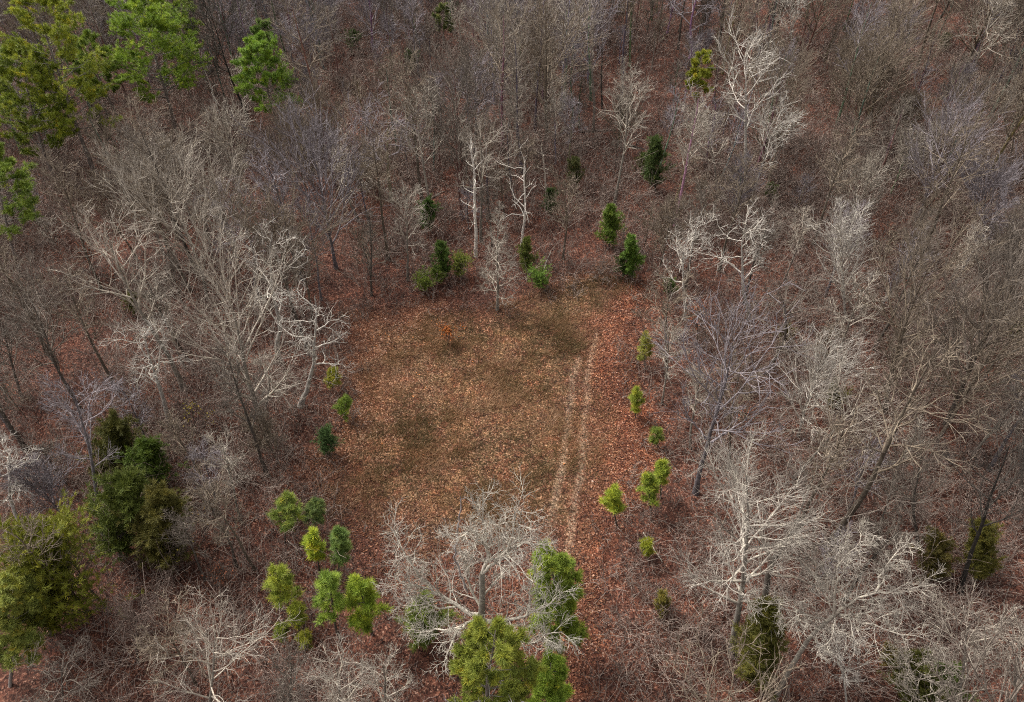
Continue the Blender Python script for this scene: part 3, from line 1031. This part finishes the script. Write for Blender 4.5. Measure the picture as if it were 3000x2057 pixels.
cedar(960, 1332, 958, 1258, 64, 'round blue green cedar on the leafy rim of the clearing', 'the round blue green cedar', (0.035, 0.07, 0.032), .9, .6)
cedar(1250, 682, 1252, 585, 72, 'dark round cedar at the foot of the pale leaning trunk', 'the dark round cedar', (0.028, 0.058, 0.018), .9, .55)
cedar(1300, 815, 1290, 712, 62, 'tall narrow cedar behind the low green bushes', None, (0.035, 0.068, 0.018), .9)
cedar(1350, 812, 1345, 758, 72, 'yellowish low cedar bush beside the tall narrow cedar', None, (0.075, 0.105, 0.025), .8, .7)
cedar(1245, 852, 1240, 815, 70, 'low light green bush at the far rim of the clearing', None, (0.075, 0.115, 0.03), .6, .8)
cedar(1285, 832, 1282, 788, 45, 'small green bush between the low bush and the narrow cedar', None, (0.07, 0.11, 0.03), .5, .7)
cedar(1545, 800, 1543, 700, 66, 'brownish green cedar behind the pyramid shaped young tree', None, (0.05, 0.07, 0.02), .9)
cedar(1590, 845, 1580, 800, 75, 'low bright green cedar bush on the clearing rim by a thin pole', None, (0.06, 0.115, 0.028), .7, .8)
cedar(1785, 722, 1785, 598, 66, 'bright topped cedar with a rounded cone crown behind the track', 'the cone cedar', (0.05, 0.088, 0.018), 1.0)
cedar(1850, 818, 1854, 688, 58, 'narrow bright cedar at the mouth of the track', 'the cedar at the track mouth', (0.045, 0.09, 0.02), 1.0)
cedar(1825, 812, 1822, 740, 44, 'shaded dark cedar tucked against the narrow bright cedar', None, (0.03, 0.05, 0.02), .7)
cedar(1920, 560, 1915, 395, 80, 'tall dark cedar among the bare trunks far behind the track', None, (0.03, 0.052, 0.02), 1.0)
cedar(1880, 520, 1890, 450, 60, 'smaller dark cedar next to the tall dark cedar', None, (0.035, 0.05, 0.018), .8)
cedar(1685, 555, 1685, 462, 66, 'dull dark cedar under bare trees far behind the clearing', None, (0.035, 0.045, 0.02), .8)
cedar(1612, 632, 1612, 548, 55, 'dark green cedar behind the many limbed dead tree', None, (0.028, 0.055, 0.022), .8)
cedar(2255, 590, 2255, 535, 44, 'small cedar at the foot of the tallest white tree', None, (0.035, 0.06, 0.018), .6)
cedar(2770, 150, 2772, 95, 44, 'small dark cedar deep among tan bare crowns', None, (0.03, 0.05, 0.02), .6)
cedar(1965, 870, 1962, 820, 52, 'dark cedar at the corner where the track leaves the clearing', None, (0.03, 0.055, 0.018), .7)
cedar(1030, 160, 1035, 90, 55, 'dull dark cedar beneath the far lilac trees', None, (0.03, 0.05, 0.022), .7)
cedar(1205, 215, 1205, 150, 60, 'second dull cedar beneath the far lilac trees', None, (0.03, 0.05, 0.022), .7)
cedar(890, 95, 885, 50, 50, 'dull olive cedar near the far edge behind the twin lobed pine', None, (0.04, 0.045, 0.02), .6)
cedar(2310, 1020, 2300, 950, 60, 'olive cedar below the dark forked tree', None, (0.05, 0.05, 0.02), .7)
cedar(2455, 1200, 2450, 1125, 70, 'olive brown cedar within the pale fan tree', None, (0.05, 0.055, 0.02), .8)
cedar(2985, 1010, 2985, 930, 60, 'dark olive cedar at the edge beyond the wide leaning tree', None, (0.05, 0.06, 0.018), .8)
cedar(390, 930, 388, 860, 55, 'olive cedar behind the drooping oak', None, (0.05, 0.06, 0.02), .7)
cedar(1450, 2110, 1240, 1755, 120, 'green evergreen crown under the outer limbs of the big oak', None, (0.06, 0.09, 0.024), 1.4) if False else None
cedar(1245, 1880, 1240, 1755, 120, 'green evergreen bush under the outer limbs of the big oak', None, (0.06, 0.09, 0.024), 1.4)
# --- young pines round the clearing
young(835, 1592, 840, 1460, 98, 'young pine with pale green spreading shoots, outermost beside the clearing', None, (0.11, 0.15, 0.045))
young(925, 1562, 920, 1474, 62, 'bluish young pine behind the brightest slim young pine', None, (0.075, 0.11, 0.05))
young(936, 1672, 910, 1560, 54, 'slim brightest lime green young pine on a thin stem', None, (0.15, 0.2, 0.03))
young(990, 1692, 994, 1555, 58, 'bluish green young pine on the leafy slope of the clearing', None, (0.075, 0.12, 0.045))
young(855, 1805, 808, 1678, 95, 'round lime young pine standing apart in grey brush', None, (0.13, 0.165, 0.035))
young(998, 1872, 958, 1685, 102, 'tall young pine on a long dark leaning stem', 'the long stemmed young pine', (0.1, 0.15, 0.03), .42)
young(1092, 1860, 1052, 1705, 132, 'fullest round young pine next to the long stemmed young pine', 'the fullest young pine', (0.11, 0.155, 0.022), .3, 36)
young(878, 1856, 865, 1778, 52, 'small lime young pine between brush and the long stemmed one', None, (0.13, 0.16, 0.03))
young(826, 1882, 824, 1838, 40, 'tiny dull young pine low in the brush', None, (0.095, 0.12, 0.03))
young(895, 1906, 893, 1866, 58, 'tiny spreading young pine below the long stemmed one', None, (0.12, 0.135, 0.025))
young(1810, 1545, 1795, 1438, 66, 'bright young pine standing alone on red leaves', 'the lone bright young pine', (0.14, 0.18, 0.03), .38)
young(1908, 1502, 1902, 1396, 68, 'full young pine next to a smaller one at the clearing rim', None, (0.105, 0.145, 0.03), .3)
young(1936, 1458, 1942, 1358, 44, 'slim young pine rising behind the full young pine', None, (0.12, 0.16, 0.03), .4)
young(1898, 1640, 1896, 1588, 38, 'tiny lime young pine beside a pale fallen stick', None, (0.13, 0.15, 0.02))
young(1890, 1080, 1892, 985, 60, 'wispy yellow green young pine by the thin pale sapling', None, (0.12, 0.13, 0.04), .2, 18)
young(1862, 1222, 1864, 1145, 42, 'yellow green young pine half way along the track side', None, (0.12, 0.15, 0.03), .2)
young(1925, 1310, 1925, 1258, 42, 'dull thin young pine in brush between the track side pines', None, (0.08, 0.11, 0.03), .2, 16)
young(975, 1145, 975, 1085, 46, 'lime yellow young pine at the shaded rim of the clearing', None, (0.16, 0.17, 0.03), .2)
young(1012, 1232, 1010, 1172, 52, 'green young pine leaning into the clearing from the brush', None, (0.1, 0.15, 0.035), .2)

# --- standing dead trees
snag(650, 355, 598, 203, 70, 'white', 'broken white dead trunk with a forked tip below the pines', 'the broken white snag', 6)
snag(1393, 752, 1380, 440, 120, 'white', 'tall white dead trunk with stubby broken limbs at the back of the clearing', 'the tall white snag', 13)
snag(1527, 722, 1537, 478, 190, 'white', 'white dead tree throwing long curved limbs to one side', 'the long limbed snag', 12)
snag(1738, 388, 1738, 85, 110, 'grey', 'dark dead trunk ending in pale antler like limbs', 'the antlered dead tree', 11)
snag(1764, 318, 1762, 110, 60, 'dark', 'black dead trunk standing right behind the antlered one', None, 7)
snag(1910, 205, 1918, 60, 60, 'grey', 'short grey snapped trunk with one hooked limb', None, 6)
snag(1600, 620, 1585, 430, 80, 'pale', 'leaning dark pole with a single forked top beside the long limbed dead tree', None, 7)

# --- bare trees
bt = lambda *a, **k: bare('bare_tree', *a, **k)
ok = lambda *a, **k: bare('oak_tree', 'oak', *a, group='crooked bare oaks', cat='oak', **k)
bt('slender', 728, 355, 600, -15, 250, 'dark', 'black trunked leaning bare tree between the domed and twin lobed pines', 'the black leaning tree')
bt('fan', 705, 600, 655, 320, 190, 'pale', 'pale upright fan of fine branches in front of the twin lobed pine')
bt('fan', 560, 640, 470, 400, 240, 'pale', 'pale fan shaped tree below the domed pine')
bt('vase', 540, 1141, 235, 520, 330, 'pale', 'tall pale leaning tree whose long trunk slants through the left wood', 'the long slanting tree')
bt('fan', 791, 1290, 600, 640, 420, 'pale', 'great pale tree with a dark thick base close to the round cedar', 'the great thick based tree')
bt('fan', 610, 880, 460, 470, 300, 'pale', 'dense pale fan tree rising behind the long slanting tree')
bt('fan', 480, 745, 375, 440, 270, 'pale', 'pale fan tree leaning outwards behind the long slanting tree')
bt('fan', 700, 790, 620, 500, 260, 'pale', 'pale fan tree between the two stemmed white oak and the dense fan trees')
bt('fan', 905, 590, 840, 330, 200, 'tan', 'tan fan tree in front of the twin lobed pine, towards the clearing')
bt('vase', 400, 760, 250, 500, 240, 'tan', 'tan vase shaped tree just inside the tallest corner pine')
ok(815, 1060, 792, 555, 230, 'white', 'white crooked oak with two curving stems among pale fans', 'the two stemmed white oak')
ok(880, 1190, 935, 760, 230, 'white', 'white oak with one long limb bent towards the clearing')
ok(495, 1240, 400, 880, 250, 'white', 'small white oak with drooping crooked limbs', 'the drooping oak')
ok(760, 1240, 800, 1020, 200, 'pale', 'low crooked oak in front of the great thick based tree')
bt('vase', 238, 1205, 40, 770, 330, 'grey', 'grey leaning tree at the edge below the padded pine', 'the grey edge tree')
bt('slender', 305, 1562, 200, 1085, 230, 'lilac', 'lilac grey spindle shaped tree behind the evergreen cluster', 'the lilac spindle')
ok(88, 1592, 22, 1225, 190, 'white', 'white oak at the edge above the evergreen dome', 'the white edge oak')
ok(405, 1940, 392, 1740, 240, 'brown', 'brown star shaped bare crown in front of the evergreen dome')
bt('vase', 600, 2140, 640, 1775, 340, 'pale', 'pale many limbed tree at the near edge, below the brush', 'the near pale tree')
bt('vase', 985, 2190, 985, 1890, 230, 'pale', 'pale upright tree at the near edge beneath the young pines')
bt('vase', 1130, 2170, 1120, 1890, 200, 'pale', 'thin pale tree at the near edge beside the big spreading oak')
bt('vase', 860, 2160, 850, 1880, 180, 'grey', 'grey pink thin tree at the near edge, next to the near pale tree')
bt('oak', 175, 2130, 190, 1900, 260, 'grey', 'dark tangled bare tree in the near corner by the pale pine')
bt('slender', 640, 1505, 578, 1290, 120, 'lilac', 'thin lilac tree leaning beside yellow leaved bushes')
bt('slender', 704, 1525, 642, 1270, 130, 'pale', 'thin pale forked tree between brush and clearing')
bt('slender', 602, 1700, 520, 1500, 110, 'grey', 'thin grey leaning tree beyond the broad dark evergreen')
bt('dome', 2145, 1918, 2200, 1205, 470, (0.36, 0.32, 0.28), 'largest tree, a pale domed crown of fine twigs on a tall lichen grey trunk', 'the largest domed tree')
bt('slender', 2482, 2085, 2445, 1850, 170, 'white', 'thin white tree forking below the star limbed leaning oak')
bt('vase', 2815, 2110, 2850, 1740, 260, 'pale', 'many stemmed pale tree in the near corner behind the bright cedar', 'the corner multi-stemmed tree')
bt('vase', 2960, 2120, 2990, 1790, 240, 'pale', 'pale tree cut by the photo edge at the near corner')
bt('vase', 2700, 2150, 2650, 1880, 200, 'pale', 'slight pale tree at the near edge between the cedars')
bt('slender', 2812, 1735, 2975, 1250, 250, 'dark', 'dark leaning trunk crossing the olive cedars', 'the dark leaning trunk')
bt('vase', 2690, 1605, 2705, 1240, 230, 'grey', 'grey green lichen covered tree between the largest tree and the dark leaning trunk', 'the lichen tree')
bt('vase', 2560, 1640, 2640, 1370, 190, 'grey', 'small grey tree in front of the lichen tree')
bt('fan', 2338, 1278, 2420, 1000, 240, 'white', 'bright pale fan tree growing behind the largest domed tree', 'the bright fan tree')
bt('vase', 2325, 1400, 2540, 1130, 300, 'pale', 'low pale tree sprawling sideways next to the bright fan tree')
bt('oak', 2245, 1095, 2290, 780, 320, 'grey', 'tree with a black mossy fork under a wide grey crown', 'the dark forked tree')
bt('fan', 2475, 935, 2460, 620, 205, 'white', 'bright white vase shaped tree with fine upright branches', 'the white vase tree')
bt('fan', 2590, 1208, 2770, 640, 330, 'tan', 'wide tan fan tree leaning away from the clearing', 'the wide tan fan')
bt('fan', 2740, 1300, 2990, 880, 360, 'tan', 'wide leaning tree beyond the wide tan fan', 'the wide leaning tree')
ok(2195, 935, 2185, 585, 230, 'white', 'white contorted oak with snaking limbs beside the track side oak', 'the contorted oak')
ok(2008, 935, 2022, 600, 215, 'white', 'pale spreading oak at the corner where the track leaves', 'the track side oak')
bt('slender', 2022, 1312, 2052, 1060, 110, 'pale', 'thin pale tree behind the track side young pines')
bt('slender', 1940, 1182, 1962, 950, 120, 'pale', 'thin pale sapling like tree beside the wispy young pine')
bt('slender', 2183, 575, 2190, 70, 235, 'white', 'tallest white tree with bright upswept limbs', 'the tallest white tree')
bt('slender', 2195, 600, 2295, 310, 170, 'white', 'white tree leaning away from the foot of the tallest white tree')
bt('slender', 2102, 575, 2060, 320, 140, 'pale', 'thin pale tree before the tallest white tree, towards the track')
bt('slender', 2325, 215, 2320, -35, 130, 'white', 'white trunked tree at the far edge behind the tallest white tree')
bt('slender', 2815, 295, 2935, -25, 220, 'pale', 'long straight pale trunk leaning outwards near the far corner', 'the far leaning trunk')
bt('fan', 2545, 425, 2575, 170, 210, 'tan', 'tan tree with a mossy trunk over open red leaves', 'the mossy trunk tree')
bt('fan', 2632, 445, 2680, 270, 200, 'tan', 'tan low branched tree on open red leaves')
bt('fan', 2485, 315, 2505, 110, 180, 'tan', 'tan tree with a dark stem behind the open red leaves')
bt('fan', 2490, 690, 2515, 475, 180, 'pale', 'small pale fan tree behind the white vase tree')
bt('fan', 2875, 700, 2905, 470, 190, 'lilac', 'lilac tinged fan tree far out beyond the tan fan', 'the lilac fan')
bt('vase', 2960, 495, 2985, 290, 170, 'tan', 'tan tree at the edge between the lilac fan and the far leaning trunk')
bt('slender', 1388, 490, 1392, 180, 190, 'lilac', 'lilac crowned tree rising behind the tall white dead trunk', 'the lilac crowned tree')
bt('slender', 1800, 598, 1855, 210, 170, 'pale', 'pale slim tree bending out behind the cone cedar', 'the bending slim tree')
bt('slender', 1237, 590, 1180, 120, 170, 'tan', 'tall leaning pale trunk with a small crown above the dark round cedar', 'the tall leaning trunk')
bt('slender', 1195, 822, 1190, 540, 150, 'pale', 'pale thin tree on the rim in front of the dark round cedar')
ok(1052, 650, 1010, 395, 230, 'pale', 'pale crooked oak with wide flat limbs behind the clearing', 'the flat limbed oak')
bt('fan', 1485, 260, 1470, -25, 260, 'lilac', 'broad lilac grey crown at the far edge', 'the broad lilac crown')
bt('pyramid', 1457, 908, 1465, 590, 150, 'pale', 'young pyramid shaped bare tree standing forward on the clearing rim', 'the pyramid tree')
bt('vase', 1650, 760, 1655, 470, 130, 'tan', 'tan slim tree between the cone cedar and the long limbed dead tree')
bt('slender', 915, 240, 905, 60, 170, 'lilac', 'lilac tree with one pale hooked limb behind the twin lobed pine')
bt('slender', 2990, 1500, 3010, 1150, 220, 'grey', 'grey tree at the edge behind the dark leaning trunk')
bt('fan', 2960, 930, 3000, 640, 240, 'grey', 'grey fan tree at the edge beyond the wide tan fan')
bt('vase', 60, 1160, -30, 850, 220, 'grey', 'grey bare crown at the edge in front of the grey edge tree')

# ------------------------------------------------------------------ the rest of the wood
ORD = ['', 'second ', 'third ', 'fourth ', 'fifth ', 'sixth ', 'seventh ', 'eighth ', 'ninth ', 'tenth ', 'eleventh ', 'twelfth ']
USED = {}


def describe(x, y, noun):
    best = sorted((math.hypot(x - a, y - b), nick, a, b) for nick, a, b in LAND)
    for tier in range(len(ORD)):
        for d, nick, a, b in best[:3]:
            dx, dy = x - a, y - b
            if abs(dy) > abs(dx):
                rel = 'behind' if dy > 0 else 'in front of'
            else:
                rel = 'on the clearing side of' if abs(x - 2) < abs(a - 2) else 'on the outer side of'
            k = (' '.join(noun.split()[-2:]) if 'tree' in noun else 'sapling', rel, nick)
            if USED.get(k, 0) == tier:
                USED[k] = tier + 1
                return f"{ORD[tier]}{noun} {rel} {nick}"
    return f"{noun} in the wood"


CLPX = np.array(CLEARING, float)


def hides(x, y, H, half):
    z0 = float(ground_z(x, y))
    for f in (0.35, 0.55, 0.75, 0.95):
        for o in (-half * .7, 0, half * .7):
            px, py = to_px((x + o, y, z0 + H * f))
            if inside(CLPX, np.array([px]), np.array([py]))[0]:
                return True
            for a, b, c, d, gy in GREEN:
                if a < px < c and b < py < d and y < gy + 1:
                    return True
    return False


def scatter(seed, want, mind, dmin=9, dmax=146, clear=1.6, tries=14000, H=15, half=2.6):
    rng = np.random.default_rng(seed)
    out = []
    cand = visible_points(rng, tries, dmin, dmax, False)
    dd = dist_line(CL, cand[:, 0], cand[:, 1], True)
    for (x, y), d in zip(cand, dd):
        if d < clear or len(out) >= want:
            continue
        if any((x - a) ** 2 + (y - b) ** 2 < max(r, mind * .55 if r > .6 else 0) ** 2 for a, b, r in TAKEN):
            continue
        if any((x - a) ** 2 + (y - b) ** 2 < mind ** 2 for a, b in out):
            continue
        if hides(x, y, H, half):
            continue
        out.append((float(x), float(y)))
    return sorted(out, key=lambda p: p[1])


def copy_tree(src, loc, rotz, sc, label, tilt, cols, group):
    r = src.copy()
    COL.objects.link(r)
    r.location = loc
    r.rotation_euler = (tilt[0], tilt[1], rotz)
    r.scale = sc
    r['label'] = label
    r['group'] = group
    for ch in src.children:
        c = ch.copy()
        COL.objects.link(c)
        c.parent = r
        c.color = (*cols[0 if ch.name.startswith('trunk') else 1], 1)
    return r


def fill(name, cat, group, protos, spots, seed, palette, adj, noun):
    rng = np.random.default_rng(seed)
    made = {}
    for x, y in spots:
        k = int(rng.integers(len(protos)))
        if noun == 'bare tree' and y > 80 and -45 < x < 32 and rng.random() < .7:
            k = int(rng.choice([5, 6, 7]))
        style, H, Wd = protos[k]
        cname, wgt = palette(x, y, rng)
        c = shade(BARK[cname], rng, 0.15)
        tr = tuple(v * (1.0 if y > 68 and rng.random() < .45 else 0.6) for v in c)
        label = describe(x, y, f"{adj[style]} {wgt} {noun}")
        loc = (x, y, float(ground_z(x, y)))
        rz = float(rng.random() * 6.283)
        f = float(rng.uniform(0.82, 1.15))
        sc = (f * rng.uniform(.9, 1.15),) * 2 + (f,)
        tilt = tuple(rng.normal(0, 0.05, 2))
        if k not in made:
            tm, cm = bare_meshes(1000 + seed * 50 + k, H, Wd, style, (0, 0, 1), 1.12)
            r = root(name, label, cat, loc, group)
            r.rotation_euler = (tilt[0], tilt[1], rz)
            r.scale = sc
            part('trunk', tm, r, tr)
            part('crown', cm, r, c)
            made[k] = r
        else:
            copy_tree(made[k], loc, rz, sc, label, tilt, (tr, c), group)


def pal_far(x, y, rng):
    u = rng.random()
    if y > 95:
        if x < -5 + 20 and x > -45:
            return ('lilac', 'lilac grey') if u < .55 else ('grey', 'grey') if u < .8 else ('pale', 'pale')
        return ('tan', 'tan') if u < .55 else ('grey', 'grey') if u < .8 else ('lilac', 'lilac grey')
    return ('tan', 'tan') if u < .4 else ('pale', 'pale') if u < .6 else ('grey', 'grey') if u < .85 else ('lilac', 'lilac grey')


ADJ = dict(dome='domed', vase='spreading', fan='fan shaped', oak='crooked', slender='slim', sapling='thin', pyramid='conical')
protos = [('vase', 17, 9), ('vase', 15, 8.5), ('fan', 16, 10), ('fan', 14, 9), ('fan', 18, 10.5), ('slender', 17, 6), ('slender', 15, 5.5),
          ('slender', 19, 6.5), ('oak', 14, 9.5), ('oak', 16, 10.5), ('vase', 13, 7.5), ('fan', 12, 8), ('vase', 18, 9.5), ('fan', 15, 9)]
spots = [p for i, p in enumerate(scatter(3, 236, 4.7, half=3.6)) if not (p[0] > 34 and p[1] > 60 and i % 5 == 0)]
fill('bare_tree', 'tree', 'bare trees of the wood', protos, spots, 1, pal_far, ADJ, 'bare tree')
TAKEN += [(x, y, 1.3) for x, y in spots]
sap = [('sapling', 6, 3.0), ('sapling', 8, 3.6), ('sapling', 5, 2.8), ('sapling', 7, 3.8), ('sapling', 9, 3.6), ('vase', 8, 4.2), ('fan', 7, 3.6)]
spots2 = scatter(4, 300, 3.0, 16, 146, 0.9, H=7, half=1)
fill('sapling', 'sapling', 'leafless saplings under the trees', sap, spots2, 2, pal_far, ADJ, 'sapling')


poles = [('slender', 11, 3.2), ('slender', 13, 3.8), ('slender', 9.5, 3.0), ('slender', 12, 4.2), ('slender', 14.5, 4.0)]
TAKEN += [(x, y, .5) for x, y in spots2]
spots3 = [p for i, p in enumerate(scatter(8, 270, 3.4, 14, 148, 1.2, tries=20000, H=12, half=1.4)) if not (p[0] > 32 and p[1] > 55 and i % 2)]
fill('young_tree', 'young tree', 'slim young trees crowding the wood', poles, spots3, 3, pal_far, ADJ, 'young tree')


# ------------------------------------------------------------------ shrubs that keep coloured leaves, fallen trunks
def leafy(name, bx, by, tx, ty, w, col, label, nleaf, bark='brown'):
    B, H, ax, wm = place(bx, by, tx, ty, w)
    tm, cm = bare_meshes(int(bx + by), H, wm, 'sapling', ax)
    r = root(name, label, 'shrub', B, 'shrubs with lingering leaves')
    part('stem', tm, r, BARK[bark])
    part('branches', cm, r, BARK[bark])
    rng = np.random.default_rng(int(bx))
    v = np.empty(len(cm.vertices) * 3)
    cm.vertices.foreach_get('co', v)
    v = v.reshape(-1, 3)
    c = v[rng.integers(len(v) // 3, len(v), nleaf)] + rng.normal(0, 0.05, (nleaf, 3))
    a = rng.normal(0, 1, (nleaf, 3))
    a /= np.linalg.norm(a, axis=1, keepdims=True)
    b2 = np.cross(a, rng.normal(0, 1, (nleaf, 3)))
    b2 /= np.linalg.norm(b2, axis=1, keepdims=True)
    s = rng.uniform(0.05, 0.09, (nleaf, 1))
    mb = MB()
    mb.quads(c - a * s, c + b2 * s * .7, c + a * s, c - b2 * s * .7, np.clip(rng.normal(.5, .15, nleaf), 0, .9))
    part('leaves', mb.mesh('shrub_leaves', M_LEAF), r, col)


leafy('leafy_shrub', 562, 1300, 560, 1185, 110, (0.42, 0.33, 0.05), 'thin shrub with sparse yellow leaves behind grey brush', 130)
leafy('leafy_shrub', 590, 1570, 588, 1480, 90, (0.4, 0.27, 0.1), 'thin shrub with amber leaves beside the lilac leaning tree', 90)
leafy('leafy_shrub', 520, 1680, 500, 1560, 90, (0.36, 0.3, 0.06), 'thin shrub dotted yellow near the olive brown evergreen', 60)
leafy('leafy_shrub', 2042, 1020, 2040, 900, 75, (0.34, 0.13, 0.07), 'salmon orange leafed shrub beneath the track side oak', 420)
leafy('leafy_shrub', 265, 800, 260, 730, 90, (0.28, 0.085, 0.04), 'rust red leafed shrub inside the padded edge pine', 300)
leafy('leafy_shrub', 330, 850, 335, 800, 70, (0.27, 0.08, 0.04), 'smaller rust red shrub next to the rust red one', 200)
leafy('leafy_shrub', 1312, 1010, 1310, 962, 62, (0.42, 0.14, 0.035), 'low orange shrub alone in the clearing', 620)
leafy('leafy_shrub', 2180, 1275, 2185, 1205, 60, (0.30, 0.1, 0.05), 'rusty leafed shrub behind the crown of the largest tree', 160)
leafy('leafy_shrub', 650, 1720, 640, 1660, 80, (0.3, 0.11, 0.06), 'brown orange shrub in brush near the round lime pine', 160)


def log(ax, ay, bx, by, r, col, label):
    A, B = on_ground(ax, ay), on_ground(bx, by)
    A[2] += r * .8
    B[2] += r * .8
    rng = np.random.default_rng(int(ax))
    P = A[None] + np.linspace(0, 1, 9)[:, None] * (B - A)[None]
    P[1:-1] += rng.normal(0, r * .35, P[1:-1].shape)
    mb = MB()
    Q = P[None] - A
    R = np.linspace(r, r * .55, 9)[None]
    mb.tubes(Q, R, 8)
    st, D, t, pr, _ = spawn(rng, Q, R, 5, .3, .95, 1.0, .3)
    D[:, 2] = np.abs(D[:, 2])
    P1, R1 = grow(rng, st, D, rng.uniform(.4, 1.2, 5), pr * .5, np.full(5, .012), 5, .15)
    mb.tubes(P1, R1, 4)
    o = bpy.data.objects.new('fallen_log', mb.mesh('fallen_log', M_BARK, True))
    COL.objects.link(o)
    o.location = A
    o.color = (*BARK[col], 1)
    o['label'] = label
    o['category'] = 'fallen log'
    o['group'] = 'fallen trunks and poles'


log(1228, 600, 1303, 562, .10, 'pale', 'pale fallen pole beside the dark round cedar')
log(1698, 388, 1800, 382, .16, 'brown', 'brown fallen trunk at the foot of the antlered dead tree')
log(1780, 40, 1850, 38, .18, 'dark', 'dark fallen trunk at the far edge of the wood')
log(2880, 242, 2955, 240, .18, 'dark', 'dark fallen trunk beyond the far leaning trunk')
log(1830, 425, 1890, 440, .14, 'dark', 'dark fallen trunk behind the bending slim tree')
log(1884, 1560, 1940, 1648, .045, 'pale', 'pale fallen stick beside the tiny lime pine')
log(2120, 1380, 2010, 1345, .05, 'pale', 'thin fallen stick below the thin pale tree')
log(1584, 815, 1614, 735, .07, 'pale', 'thin pale pole propped over the low bright cedar bush')
log(2700, 440, 2745, 425, .15, 'dark', 'dark fallen trunk on open red leaves')
